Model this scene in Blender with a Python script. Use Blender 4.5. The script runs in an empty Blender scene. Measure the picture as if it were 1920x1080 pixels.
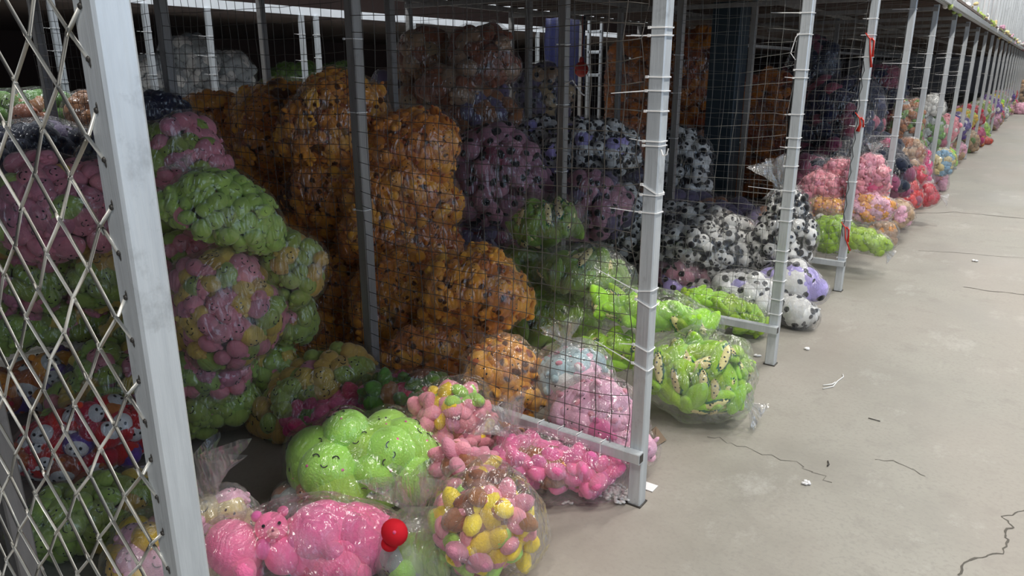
import bpy, bmesh, math, random
import numpy as np
from mathutils import Vector, Matrix, noise
random.seed(7); np.random.seed(7)
scn = bpy.context.scene
COL = scn.collection
R = math.radians

# ---------------------------------------------------------------- camera
FPX, PITCH, YAW, EYE = 1380.0, R(16.55), R(35.3), 1.5
cam_d = bpy.data.cameras.new('camera'); cam = bpy.data.objects.new('camera', cam_d)
COL.objects.link(cam); scn.camera = cam
cam.location = (0, 0, EYE); cam.rotation_euler = (R(90) - PITCH, 0, YAW)
cam_d.sensor_width = 36; cam_d.lens = FPX / 1920 * 36; cam_d.clip_start = .02; cam_d.clip_end = 200
# ---------------------------------------------------------------- world, exposure, lights
w = bpy.data.worlds.new('world'); scn.world = w; w.use_nodes = True
w.node_tree.nodes['Background'].inputs[0].default_value = (.62, .75, 1.0, 1)
w.node_tree.nodes['Background'].inputs[1].default_value = .12
scn.view_settings.view_transform = 'Standard'; scn.view_settings.look = 'None'
scn.view_settings.exposure = 0.0; scn.view_settings.gamma = 1.0; scn.view_settings.use_curve_mapping = False
scn.cycles.transparent_max_bounces = 20; scn.cycles.max_bounces = 6
scn.cycles.diffuse_bounces = 4; scn.cycles.glossy_bounces = 2
scn.cycles.use_denoising = True; scn.cycles.sample_clamp_indirect = 4.0
scn.cycles.blur_glossy = 0.0; scn.cycles.sample_clamp_direct = 12.0

def area(name, loc, size, sy, power, color, rot=(0, 0, 0)):
    l = bpy.data.lights.new(name, 'AREA'); l.shape = 'RECTANGLE'; l.size = size; l.size_y = sy
    l.energy = power; l.color = color
    o = bpy.data.objects.new(name, l); o.location = loc; o.rotation_euler = rot; COL.objects.link(o)
    return o
for i in range(15):     # the lamp row over the aisle
    area('aisle_lamp', (.35, -1.2 + 3.2 * i, 4.7), .18, 1.3, 120 if i < 4 else 56, (1.0, .955, .88))
for i in range(6):      # lamps over the far side aisle
    area('back_aisle_lamp', (-5.85, 1.5 + 2.6 * i, 4.3), .12, 1.4, 70, (.95, .98, 1.0))
for i in range(10):     # fill lights added to brighten the upper posts and sheeting
    area('upper_fill', (-.6, 9 + 3.2 * i, 5.6), .10, 1.3, 30, (.95, .98, 1.0))
# the open daylight side of the hall
area('daylight_side', (5.2, 3.0, 2.6), 9, 3.2, 125, (.60, .77, 1.0), (R(90), 0, R(90)))
area('fill_behind', (1.6, -3.5, 2.4), 3.0, 2.4, 14, (.80, .90, 1.0), (R(90), 0, R(12)))  # soft bluish fill added behind the eye

# ---------------------------------------------------------------- pixel -> place in the hall
RV = Vector((math.cos(YAW), math.sin(YAW), 0)); FV = Vector((-math.sin(YAW), math.cos(YAW), 0))
EYEV = Vector((0, 0, EYE))
def ray(px, py):
    u = 540 - py
    return RV * (px - 960) + FV * (FPX * math.cos(PITCH) + u * math.sin(PITCH)) + Vector((0, 0, u * math.cos(PITCH) - FPX * math.sin(PITCH)))
def at_y(px, py, Y): d = ray(px, py); return EYEV + d * (Y / d.y)
def at_x(px, py, X): d = ray(px, py); return EYEV + d * (X / d.x)
def at_z(px, py, Z=0): d = ray(px, py); return EYEV + d * ((Z - EYE) / d.z)
def project(p):
    q = Vector(p) - EYEV; cp, sp = math.cos(PITCH), math.sin(PITCH)
    r = q.dot(RV); f = q.dot(FV); dep = f * cp - q.z * sp
    if dep < .05: return None
    return 960 + FPX * r / dep, 540 - FPX * (f * sp + q.z * cp) / dep, dep

# ---------------------------------------------------------------- materials
MATS = {}
def newmat(name):
    m = bpy.data.materials.new(name); m.use_nodes = True
    return m, m.node_tree, m.node_tree.nodes, m.node_tree.links, m.node_tree.nodes['Principled BSDF']
def coords(n, l, scale=(1, 1, 1), kind='Object'):
    tc = n.new('ShaderNodeTexCoord'); mp = n.new('ShaderNodeMapping'); mp.inputs['Scale'].default_value = scale
    l.new(tc.outputs[kind], mp.inputs[0]); return mp.outputs[0]
def noise_n(n, l, vec, scale, detail=4, rough=.55):
    t = n.new('ShaderNodeTexNoise'); t.inputs['Scale'].default_value = scale
    t.inputs['Detail'].default_value = detail; t.inputs['Roughness'].default_value = rough
    l.new(vec, t.inputs['Vector']); return t.outputs[0]
def ramp(n, l, fac, stops):
    r = n.new('ShaderNodeValToRGB'); e = r.color_ramp.elements
    while len(e) < len(stops): e.new(.5)
    for k, (p, c) in enumerate(stops):
        e[k].position = p; e[k].color = (*c, 1) if len(c) == 3 else c
    l.new(fac, r.inputs[0]); return r.outputs[0]
def mixc(n, l, fac, a, b, mode='MIX'):
    x = n.new('ShaderNodeMix'); x.data_type = 'RGBA'; x.blend_type = mode
    for v, s in ((fac, x.inputs[0]), (a, x.inputs[6]), (b, x.inputs[7])):
        if isinstance(v, (int, float)): s.default_value = v
        elif isinstance(v, tuple): s.default_value = (*v, 1)
        else: l.new(v, s)
    return x.outputs[2]
def bump(n, l, h, strength, dist, b):
    x = n.new('ShaderNodeBump'); x.inputs['Strength'].default_value = strength; x.inputs['Distance'].default_value = dist
    l.new(h, x.inputs['Height']); l.new(x.outputs[0], b.inputs['Normal']); return x

PAL = dict(green=(.40, .54, .13), lime=(.42, .74, .13), pod_shade=(.24, .37, .07), pod=(.38, .66, .05), pink=(.80, .32, .40),  # the darker pod green carries the shade of the inner pod heap
           rose=(.72, .08, .22), hot=(.90, .19, .42), yellow=(.92, .66, .04), gold=(.74, .53, .13), orange=(.86, .35, .055),
           amber=(.90, .43, .075), brown=(.36, .15, .07), tan=(.50, .34, .20), white=(.82, .82, .80), black=(.012, .012, .015),
           red=(.70, .03, .03), purple=(.16, .09, .38), lilac=(.50, .42, .85), pastel=(.90, .50, .66), teal=(.50, .68, .72),
           cream=(.88, .76, .36), grey=(.42, .46, .48), rust=(.55, .17, .05), plum=(.30, .08, .14), darkgreen=(.01, .14, .06),
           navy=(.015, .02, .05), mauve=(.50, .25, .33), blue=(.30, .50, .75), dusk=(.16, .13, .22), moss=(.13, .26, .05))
def plush(color, spots=None):
    key = (color, spots)
    if key in MATS: return MATS[key]
    m, t, n, l, b = newmat('plush_' + color)
    c = PAL[color]; v = coords(n, l)
    oi = n.new('ShaderNodeObjectInfo')
    big = noise_n(n, l, v, 1.7, 2)
    col = mixc(n, l, ramp(n, l, big, [(.3, (0, 0, 0)), (.7, (1, 1, 1))]), tuple(x * .78 for x in c), tuple(min(1, x * 1.12) for x in c))
    hs = n.new('ShaderNodeHueSaturation'); l.new(col, hs.inputs['Color'])
    mr = n.new('ShaderNodeMapRange'); l.new(oi.outputs['Random'], mr.inputs[0]); mr.inputs[3].default_value = .78; mr.inputs[4].default_value = 1.15
    l.new(mr.outputs[0], hs.inputs['Value'])
    mh = n.new('ShaderNodeMapRange'); l.new(oi.outputs['Random'], mh.inputs[0]); mh.inputs[3].default_value = .485; mh.inputs[4].default_value = .512
    l.new(mh.outputs[0], hs.inputs['Hue']); col = hs.outputs[0]
    if spots:
        vo = n.new('ShaderNodeTexVoronoi'); vo.inputs['Scale'].default_value = 1.75 if spots == 'rust' else 9.0
        vo.inputs['Randomness'].default_value = .9
        l.new(v, vo.inputs['Vector'])
        f = ramp(n, l, vo.outputs['Distance'], [(.21, (1, 1, 1)), (.27, (0, 0, 0))] if spots == 'rust' else [(.26, (1, 1, 1)), (.32, (0, 0, 0))])
        col = mixc(n, l, f, col, (.13, .045, .015) if spots == 'rust' else PAL[spots])
    l.new(col, b.inputs['Base Color']); b.inputs['Roughness'].default_value = .9
    b.inputs['Specular IOR Level'].default_value = .15
    b.inputs['Sheen Weight'].default_value = .35; b.inputs['Sheen Roughness'].default_value = .5
    bump(n, l, noise_n(n, l, v, 26, 3), .35, .02, b)
    MATS[key] = m; return m
def film_mat(name, haze, gloss_boost=1.0):
    m = bpy.data.materials.new(name); m.use_nodes = True; t = m.node_tree; n, l = t.nodes, t.links; n.clear()
    out = n.new('ShaderNodeOutputMaterial'); v = coords(n, l)
    tr = n.new('ShaderNodeBsdfTransparent'); tr.inputs[0].default_value = (.99, .99, .99, 1)
    gl = n.new('ShaderNodeBsdfGlossy'); gl.inputs['Roughness'].default_value = .21; gl.inputs[0].default_value = (1, 1, 1, 1)
    df = n.new('ShaderNodeBsdfDiffuse'); df.inputs[0].default_value = (.80, .82, .84, 1)
    tl = n.new('ShaderNodeBsdfTranslucent'); tl.inputs[0].default_value = (.8, .82, .84, 1)
    dt = n.new('ShaderNodeMixShader'); dt.inputs[0].default_value = .4; l.new(df.outputs[0], dt.inputs[1]); l.new(tl.outputs[0], dt.inputs[2])
    # crinkles: stretched ridges of folded film
    mp = n.new('ShaderNodeMapping'); mp.inputs['Scale'].default_value = (1, 1, .28); mp.inputs['Rotation'].default_value = (.3, .5, .8)
    l.new(v, mp.inputs[0])
    n1 = n.new('ShaderNodeTexNoise'); n1.inputs['Scale'].default_value = 15; n1.inputs['Detail'].default_value = 1.2; n1.inputs['Distortion'].default_value = 2.5
    l.new(mp.outputs[0], n1.inputs['Vector'])
    vo = n.new('ShaderNodeTexVoronoi'); vo.feature = 'DISTANCE_TO_EDGE'; vo.inputs['Scale'].default_value = 22
    l.new(mp.outputs[0], vo.inputs['Vector'])
    ad = n.new('ShaderNodeMath'); ad.operation = 'ADD'; l.new(n1.outputs[0], ad.inputs[0]); vm = n.new('ShaderNodeMath'); vm.operation = 'MULTIPLY'; vm.inputs[1].default_value = .35; l.new(vo.outputs[0], vm.inputs[0]); l.new(vm.outputs[0], ad.inputs[1])
    bp = n.new('ShaderNodeBump'); bp.inputs['Strength'].default_value = 1.0; bp.inputs['Distance'].default_value = .030
    l.new(ad.outputs[0], bp.inputs['Height'])
    l.new(bp.outputs[0], gl.inputs['Normal'])
    fr = n.new('ShaderNodeFresnel'); fr.inputs[0].default_value = 1.75 ; l.new(bp.outputs[0], fr.inputs['Normal'])
    mu = n.new('ShaderNodeMath'); mu.operation = 'MULTIPLY'; mu.inputs[1].default_value = 1.0; mu.operation = 'MINIMUM'; mu.inputs[1].default_value = .20 * gloss_boost; l.new(fr.outputs[0], mu.inputs[0])
    m1 = n.new('ShaderNodeMixShader'); l.new(mu.outputs[0], m1.inputs[0]); l.new(tr.outputs[0], m1.inputs[1]); l.new(gl.outputs[0], m1.inputs[2])
    n2 = n.new('ShaderNodeTexNoise'); n2.inputs['Scale'].default_value = 7; n2.inputs['Detail'].default_value = 5; n2.inputs['Distortion'].default_value = 2
    l.new(mp.outputs[0], n2.inputs['Vector'])
    mr = n.new('ShaderNodeMapRange'); mr.inputs[1].default_value = .45; mr.inputs[2].default_value = .75; mr.inputs[3].default_value = haze * .35; mr.inputs[4].default_value = haze * 2
    l.new(n2.outputs[0], mr.inputs[0])
    m2 = n.new('ShaderNodeMixShader'); l.new(mr.outputs[0], m2.inputs[0]); l.new(m1.outputs[0], m2.inputs[1]); l.new(dt.outputs[0], m2.inputs[2])
    l.new(m2.outputs[0], out.inputs[0]); return m
FILM = film_mat('clear_film', .035); FILMH = film_mat('hazy_film', .11, 1.4); FILMC = film_mat('cloudy_film', .20, 1.8)

def galv(name, base=(.62, .66, .69), rough=.38, tint=(.44, .47, .50)):
    m, t, n, l, b = newmat(name); v = coords(n, l, (9, 9, 1.1))
    a = noise_n(n, l, v, 2.0, 5, .6)
    c = ramp(n, l, a, [(.25, tint), (.55, base), (.85, tuple(x * 1.18 for x in base))])
    v2 = coords(n, l, (1, 1, .8)); s = noise_n(n, l, v2, 9, 6, .7)
    c = mixc(n, l, ramp(n, l, s, [(.56, (0, 0, 0)), (.68, (.6, .6, .6))]), c, tuple(x * .55 for x in base))
    l.new(c, b.inputs['Base Color']); b.inputs['Metallic'].default_value = .35; b.inputs['Roughness'].default_value = rough
    bump(n, l, noise_n(n, l, coords(n, l, (40, 40, 2)), 3, 3), .15, .01, b); return m
GALV = galv('galvanised_steel'); GALV_SHADE = galv('shaded_steel', (.30, .29, .28), .55, (.20, .19, .18))  # second is a darker copy, shade inside the cages put in its colour
WIRE, _, n_, l_, b_ = newmat('mesh_wire'); b_.inputs['Base Color'].default_value = (.24, .235, .22, 1); b_.inputs['Metallic'].default_value = .3; b_.inputs['Roughness'].default_value = .5
WIRE_SHADE, _, n_, l_, b_ = newmat('shaded_wire'); b_.inputs['Base Color'].default_value = (.085, .075, .065, 1); b_.inputs['Roughness'].default_value = .55  # darker copy of the mesh wire, shade of the bays put in its colour
DWIRE, _, n_, l_, b_ = newmat('diamond_wire'); b_.inputs['Base Color'].default_value = (.70, .69, .64, 1); b_.inputs['Metallic'].default_value = .35; b_.inputs['Roughness'].default_value = .42
def flat(name, c, rough=.5, metal=0.0, spec=.5):
    m, t, n, l, b = newmat(name); v = coords(n, l)
    col = mixc(n, l, noise_n(n, l, v, 6, 3), tuple(x * .82 for x in c), tuple(min(1, x * 1.12) for x in c))
    l.new(col, b.inputs['Base Color']); b.inputs['Roughness'].default_value = rough; b.inputs['Metallic'].default_value = metal
    b.inputs['Specular IOR Level'].default_value = spec; return m
NYLON = flat('white_nylon', (.86, .86, .86), .35); RIBBON = flat('red_ribbon', (.75, .05, .03), .4)
WELD = flat('weld', (.07, .065, .06), .5, .5); BLACK = flat('black_thread', (.012, .01, .01), .5)
DARKWALL = flat('dark_wall', (.10, .07, .065), .9); TEALCOL = flat('dark_teal_paint', (.030, .048, .062), .5)
BOARD = flat('deck_board', (.16, .125, .11), .85); PAPER = flat('paper', (.85, .85, .86), .7)
CARD = flat('cardboard', (.24, .17, .115), .85); BLUESHEET = flat('blue_sheet', (.012, .015, .07), .6)
SHEETING = flat('white_sheeting', (.80, .80, .82), .7); FASCIA = flat('white_fascia', (.80, .84, .88), .5)
def floor_mat():
    m, t, n, l, b = newmat('concrete'); v = coords(n, l)
    a = noise_n(n, l, v, .8, 8, .62); c = ramp(n, l, a, [(.3, (.225, .212, .182)), (.5, (.315, .302, .265)), (.7, (.385, .37, .33))])
    g = noise_n(n, l, v, 5.5, 9, .7); c = mixc(n, l, ramp(n, l, g, [(.54, (0, 0, 0)), (.70, (.55, .55, .55))]), c, (.23, .215, .19))
    g2 = noise_n(n, l, coords(n, l, (1, .6, 1)), 2.4, 9, .75); c = mixc(n, l, ramp(n, l, g2, [(.56, (0, 0, 0)), (.72, (.6, .6, .6))]), c, (.52, .51, .48))
    g3 = noise_n(n, l, v, 60, 3, .6); c = mixc(n, l, ramp(n, l, g3, [(.35, (.35, .35, .35)), (.5, (0, 0, 0))]), c, (.22, .21, .19))
    g4 = noise_n(n, l, coords(n, l, (1.3, .5, 1)), .55, 3); c = mixc(n, l, ramp(n, l, g4, [(.45, (0, 0, 0)), (.7, (.5, .5, .5))]), c, (.40, .33, .29))
    l.new(c, b.inputs['Base Color'])
    l.new(ramp(n, l, a, [(.3, (.45, .45, .45)), (.7, (.75, .75, .75))]), b.inputs['Roughness'])
    bump(n, l, g, .25, .01, b); return m
CONCRETE = floor_mat()

# ---------------------------------------------------------------- object helpers
def tag(o, label=None, cat=None, group=None, kind=None):
    for k, v in (('label', label), ('category', cat), ('group', group), ('kind', kind)):
        if v: o[k] = v
    return o
def link(o, parent=None):
    COL.objects.link(o)
    if parent: o.parent = parent
    return o
def empty(name, loc): o = bpy.data.objects.new(name, None); o.location = loc; return link(o)
def mesh_np(name, V, F, mats, mi=None, smooth=True):
    me = bpy.data.meshes.new(name); V = np.asarray(V, dtype=np.float32)
    if isinstance(F, np.ndarray):
        k = F.shape[1]; nf = len(F)
        me.vertices.add(len(V)); me.vertices.foreach_set('co', V.ravel())
        me.loops.add(nf * k); me.loops.foreach_set('vertex_index', F.astype(np.int32).ravel())
        me.polygons.add(nf); me.polygons.foreach_set('loop_start', np.arange(0, nf * k, k, dtype=np.int32))
        me.update(calc_edges=True)
    else:
        me.from_pydata([tuple(map(float, x)) for x in V], [], F)
    for m in mats: me.materials.append(m)
    if mi is not None: me.polygons.foreach_set('material_index', np.asarray(mi, dtype=np.int32))
    me.polygons.foreach_set('use_smooth', np.full(len(me.polygons), smooth))
    me.update(); return me
class MB:
    """collects shapes, builds one mesh object"""
    def __init__(s): s.v = []; s.f = []
    def box(s, lo, hi, bev=0):
        i = len(s.v); (x0, y0, z0), (x1, y1, z1) = lo, hi
        if not bev:
            s.v += [(x, y, z) for x in (x0, x1) for y in (y0, y1) for z in (z0, z1)]
            s.f += [tuple(i + k for k in q) for q in ((0, 1, 3, 2), (4, 6, 7, 5), (0, 4, 5, 1), (2, 3, 7, 6), (0, 2, 6, 4), (1, 5, 7, 3))]
        else:   # rounded vertical-ish box: chamfered 8-gon swept along its longest axis
            d = [x1 - x0, y1 - y0, z1 - z0]; ax = d.index(max(d)); o = [(1, 2), (2, 0), (0, 1)][ax]
            lo_, hi_ = (x0, y0, z0), (x1, y1, z1); a0, a1, b0, b1 = lo_[o[0]], hi_[o[0]], lo_[o[1]], hi_[o[1]]
            prof = [(a0 + bev, b0), (a1 - bev, b0), (a1, b0 + bev), (a1, b1 - bev), (a1 - bev, b1), (a0 + bev, b1), (a0, b1 - bev), (a0, b0 + bev)]
            for e in (lo_[ax], hi_[ax]):
                for p, q in prof:
                    c = [0, 0, 0]; c[ax] = e; c[o[0]] = p; c[o[1]] = q; s.v.append(tuple(c))
            for k in range(8): s.f.append((i + k, i + (k + 1) % 8, i + 8 + (k + 1) % 8, i + 8 + k))
            s.f += [tuple(i + 7 - k for k in range(8)), tuple(i + 8 + k for k in range(8))]
        return s
    def tube(s, pts, r, n=6, closed=False, flatz=1.0, taper=None):
        pts = [Vector(p) for p in pts]; m = len(pts); i0 = len(s.v); up = Vector((0.13, .21, .97))
        for k, p in enumerate(pts):
            a = pts[(k - 1) % m] if closed or k else p; b = pts[(k + 1) % m] if closed or k < m - 1 else p
            t = (b - a).normalized() if (b - a).length > 1e-9 else Vector((0, 0, 1))
            u = t.cross(up)
            if u.length < .05: u = t.cross(Vector((1, 0, 0)))
            u.normalize(); v = u.cross(t); rr = r * (taper(k / (m - 1)) if taper else 1)
            for q in range(n):
                an = 2 * math.pi * (q + .5) / n
                s.v.append(tuple(p + u * math.cos(an) * rr + v * math.sin(an) * rr * flatz))
        for k in range(m if closed else m - 1):
            for q in range(n):
                a = i0 + k * n; b = i0 + ((k + 1) % m) * n
                s.f.append((a + q, a + (q + 1) % n, b + (q + 1) % n, b + q))
        if not closed:
            s.f += [tuple(i0 + n - 1 - q for q in range(n)), tuple(i0 + (m - 1) * n + q for q in range(n))]
        return s
    def ball(s, c, r, n=1):
        V, F = ico(n); i = len(s.v); rr = np.array(r if isinstance(r, tuple) else (r, r, r))
        s.v += [tuple(x) for x in (V * rr + np.array(c))]; s.f += [tuple(int(q) + i for q in f) for f in F]; return s
    def obj(s, name, mat, parent=None, off=(0, 0, 0), smooth=False):
        me = bpy.data.meshes.new(name); ox, oy, oz = off
        me.from_pydata([(x - ox, y - oy, z - oz) for x, y, z in s.v], [], s.f)
        me.materials.append(mat)
        if smooth: me.polygons.foreach_set('use_smooth', [True] * len(me.polygons))
        me.update(); return link(bpy.data.objects.new(name, me), parent)
_ICO = {}
def ico(n):
    if n not in _ICO:
        bm = bmesh.new(); bmesh.ops.create_icosphere(bm, subdivisions=n, radius=1.0)
        bm.verts.ensure_lookup_table()
        V = np.array([v.co[:] for v in bm.verts]); F = np.array([[v.index for v in f.verts] for f in bm.faces]); bm.free()
        _ICO[n] = (V, F)
    return _ICO[n]

# ================================================================ setting
fl = MB().box((-14, -4, -.1), (9, 60, 0)).obj('floor', CONCRETE); tag(fl, 'grey concrete warehouse floor with stains and cracks', kind='structure')
def crack(pts, wdt):
    v, f = [], []
    for k, p in enumerate(pts):
        a = pts[max(k - 1, 0)]; b = pts[min(k + 1, len(pts) - 1)]; t = (b - a); t.z = 0; t.normalize(); nn = Vector((-t.y, t.x, 0)) * wdt * random.uniform(.4, 1.2)
        v += [(p.x + nn.x, p.y + nn.y, .0012), (p.x - nn.x, p.y - nn.y, .0012)]
        if k: f.append((2 * k - 2, 2 * k - 1, 2 * k + 1, 2 * k))
    me = bpy.data.meshes.new('crack'); me.from_pydata(v, [], f); me.materials.append(CRK); link(bpy.data.objects.new('crack', me), fl)
CRK = flat('crack_dark', (.12, .11, .095), .9)
def jag(pix, sub=5, amp=.006):
    P = [at_z(*p) for p in pix]; out = []
    for a, b in zip(P, P[1:]):
        for k in range(sub):
            q = a.lerp(b, k / sub); out.append(q + Vector((random.uniform(-amp, amp), random.uniform(-amp, amp), 0)))
    return out + [P[-1]]
crack(jag([(1798, 1078), (1812, 1055), (1838, 1043), (1880, 1038), (1890, 1015), (1882, 1000), (1898, 988), (1880, 970), (1920, 958), (1990, 940)]), .0035)
crack(jag([(1640, 860), (1690, 868), (1735, 893)], 5, .012), .002)
crack(jag([(1805, 538), (1850, 545), (1895, 550), (1960, 556)], 5, .01), .006)
crack(jag([(1720, 470), (1800, 474), (1860, 480), (1960, 486)], 5, .01), .004)
crack(jag([(1700, 400), (1790, 398), (1900, 408), (1990, 415)], 5, .02), .012)
crack(jag([(1320, 815), (1400, 840), (1500, 870), (1560, 905)], 6, .02), .0018)
tag(MB().box((-12.2, -4, 0), (-12, 60, 6.2)).obj('wall_left', DARKWALL), 'dark far wall of the warehouse', kind='structure')
tag(MB().box((-12, 58, 0), (9, 58.2, 6.2)).obj('wall_back', SHEETING), 'pale end wall of the aisle', kind='structure')
tag(MB().box((-12, -4, 6.2), (9, 60, 6.35)).obj('ceiling', SHEETING), 'pale roof lining over the aisle', kind='structure')
cl = MB().box((-2.95, 7.7, 0), (-2.65, 8.0, 6.2), .01).obj('trim_1', TEALCOL)
tag(cl, 'thick dark teal structural pillar inside the cages', kind='structure')
cl.name = 'structural_pillar'

ROWY = [.503, 2.16, 3.76, 5.40, 7.05, 8.60, 10.25]
while ROWY[-1] < 48: ROWY.append(ROWY[-1] + 1.62)
XF, XM, XB, XE = -.98, -2.30, -3.65, -5.0
PW = .025

# deck above the cages
deck = empty('storage_deck', (-3, 0, 2.15)); tag(deck, 'dark boarded deck roofing the cages with battens underneath', kind='structure')
MB().box((-5.05, -2.5, 2.175), (-.93, 50, 2.20)).obj('deck_board', BOARD, deck, (-3, 0, 2.15))
bt = MB(); y = -1.0
while y < 26:
    bt.box((-5.05, y, 2.15), (-.96, y + .035, 2.175)); y += .27
bt.obj('batten', BOARD, deck, (-3, 0, 2.15))
for x in (XF, XM, XB, XE):
    MB().box((x - .02, -2, 2.10), (x + .02, 50, 2.15), .004).obj('beam', GALV if x == XF else GALV_SHADE, deck, (-3, 0, 2.15))
deck2 = empty('far_storage_deck', (-8, 0, 2.15)); tag(deck2, 'deck over the cages across the far side aisle with pale front edge', kind='structure')
MB().box((-12, -1, 2.02), (-6.62, 50, 2.10)).obj('deck_board', BOARD, deck2, (-8, 0, 2.15))
MB().box((-6.64, -1, 2.05), (-6.60, 50, 2.13)).obj('edge_fascia', FASCIA, deck2, (-8, 0, 2.15))
MB().box((-6.68, -1, 2.30), (-6.62, 50, 2.42)).obj('upper_rail', FASCIA, deck2, (-8, 0, 2.15))

# ================================================================ wire mesh and partitions
def wmesh(root, x0, x1, Y, z0, z1, cell, dia, seed, off, curl=0.0, n=4, y0=0):
    """bent welded grid: verticals and horizontals share one displacement field"""
    nx = max(1, round((x1 - x0) / cell)); nz = round((z1 - z0) / cell)
    def P(i, j):
        x = x0 + (x1 - x0) * i / nx; z = z0 + (z1 - z0) * j / nz
        q = noise.noise_vector(Vector((x * 1.7, z * 1.7, seed * 3.1))); e = noise.noise_vector(Vector((x * 9, z * 9, seed)))
        edge = math.exp(-(x1 - x) / .09) * curl
        return Vector((x + q.x * .012 + e.x * .006, Y + y0 + q.y * .028 + e.y * .006 + edge * .02 * math.sin(z * 23), z + q.z * .018 + e.z * .006 + edge * .022 * math.sin(z * 17 + 1) - .02 * math.sin(math.pi * i / nx)))
    G = [[P(i, j) for j in range(nz + 1)] for i in range(nx + 1)]; m = MB()
    for i in range(nx + 1):
        if 0 < i < nx or True: m.tube(G[i], dia / 2, n)
    for j in range(nz + 1): m.tube([G[i][j] for i in range(nx + 1)], dia / 2, n)
    o = m.obj('wire_mesh', WIRE_SHADE if seed <= 11 else WIRE, root, off, smooth=True); o['kind'] = 'stuff'; return o
def ztie(root, off, cx, cy, z, tilt=0.0, tail=0.0, tdir=(-1, 0, 0), hw=PW + .003, n=4, tz=0.0, name='zip_tie'):
    """white nylon tie: strap round a square post, locking head, loose tail"""
    m = MB(); c = hw; k = .006; pts = []
    for sx, sy in ((-1, -1), (1, -1), (1, 1), (-1, 1)):
        if sx == sy: a, b = (sx * c, sy * (c - k)), (sx * (c - k), sy * c)
        else: a, b = (sx * (c - k), sy * c), (sx * c, sy * (c - k))
        for px, py in (a, b): pts.append((cx + px, cy + py, z + tilt * (px + c) + random.uniform(-.001, .001)))
    m.tube(pts, .0024, 4, closed=True)
    m.box((cx - c - .004, cy - c - .004, z - .004), (cx - c + .005, cy - c + .003, z + .004))
    if tail:
        t = Vector(tdir).normalized(); p0 = Vector((cx - c, cy - c, z)); m.tube([p0, p0 + t * tail * .5 + Vector((0, 0, -tz * .3)), p0 + t * tail + Vector((0, 0, tz))], .0024, 4, taper=lambda u: 1 - .5 * u)
    return m.obj(name, NYLON, root, off)
def rtie(root, off, x, y, z, hh=.022, tail=0.0):
    """tie looped round the bottom rail"""
    m = MB(); pts = [(x, y - hh, z - hh), (x + .002, y - hh - .002, z + hh * 1.3), (x, y + hh, z + hh), (x - .003, y + hh, z - hh)]
    m.tube(pts, .0023, 4, closed=True)
    if tail: m.tube([(x, y - hh, z + hh), (x - .01, y - hh - .01, z + hh + tail * .6), (x + .012, y - hh - .015, z + hh + tail)], .002, 4)
    return m.obj('zip_tie', NYLON, root, off)

def post(root, x, Y, off, top=2.13, mat=GALV, name='post'):
    o = MB().box((x - PW, Y - PW, .004), (x + PW, Y + PW, top), .004).obj(name, mat, root, off)
    return o
def zat(px, py, X, Y):      # height of a point on a post seen at pixel row py
    d = ray(px, py); t = math.hypot(X, Y) / math.hypot(d.x, d.y); return EYE + d.z * t

WHICH = ['galvanised cage partition nearest, with thick diamond wire mesh, at the left',
         'second cage partition, its front post wrapped in zip ties beside the orange plush sacks',
         'third cage partition, in front of the panda plush bags by the flat green bag',
         'fourth cage partition, its front post tied with red ribbons',
         'fifth cage partition, behind the red ribbon post, low rail above tan plush bag',
         'sixth cage partition, rail beside the bright red plush bag on the floor',
         'seventh cage partition, just past the bright red plush bag']
TIES = {1: [(52, 0, 0), (67, 0, .07), (144, 0, 0), (170, 0, .11), (208, 0, 0), (264, 0, .05), (272, 0, 0), (345, -.5, 0), (364, 0, 0), (397, 0, .10), (545, .15, .16), (560, -.4, 0), (645, -.3, .05), (680, -.35, .15)],
        2: [(25, 0, .13), (65, 0, 0), (131, 0, 0), (146, 0, .04), (214, 0, .03), (258, 0, 0), (276, 0, .03), (311, 0, 0), (357, .0, .16), (390, 0, 0), (414, 0, 0), (470, 0, 0), (490, 0, .05), (527, 0, 0), (562, 0, 0), (590, 0, 0)],
        3: [(36, 0, .03), (66, 0, .03), (107, 0, .03), (148, 0, 0), (188, 0, .03), (236, 0, .03), (341, 0, 0), (414, 0, 0), (485, 0, 0)],
        4: [(18, 0, .12), (119, 0, .14), (185, 0, .16), (219, 0, 0), (255, 0, .15), (302, 0, 0), (330, 0, 0), (390, 0, 0), (419, 0, 0)],
        5: [(68, 0, .05), (101, 0, .07), (127, 0, .1), (165, 0, .07), (230, 0, .08), (330, 0, .1)],
        6: [(70, 0, .08), (100, 0, .1), (108, 0, .09), (140, 0, .08), (175, 0, .1), (200, 0, 0)],
        7: [(85, 0, .1), (102, 0, .1), (134, 0, .12), (141, 0, .1), (164, 0, .1)], 8: [(78, 0, .1), (105, 0, .1), (117, 0, .12), (170, 0, .1)]}
XF0 = XF
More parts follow.
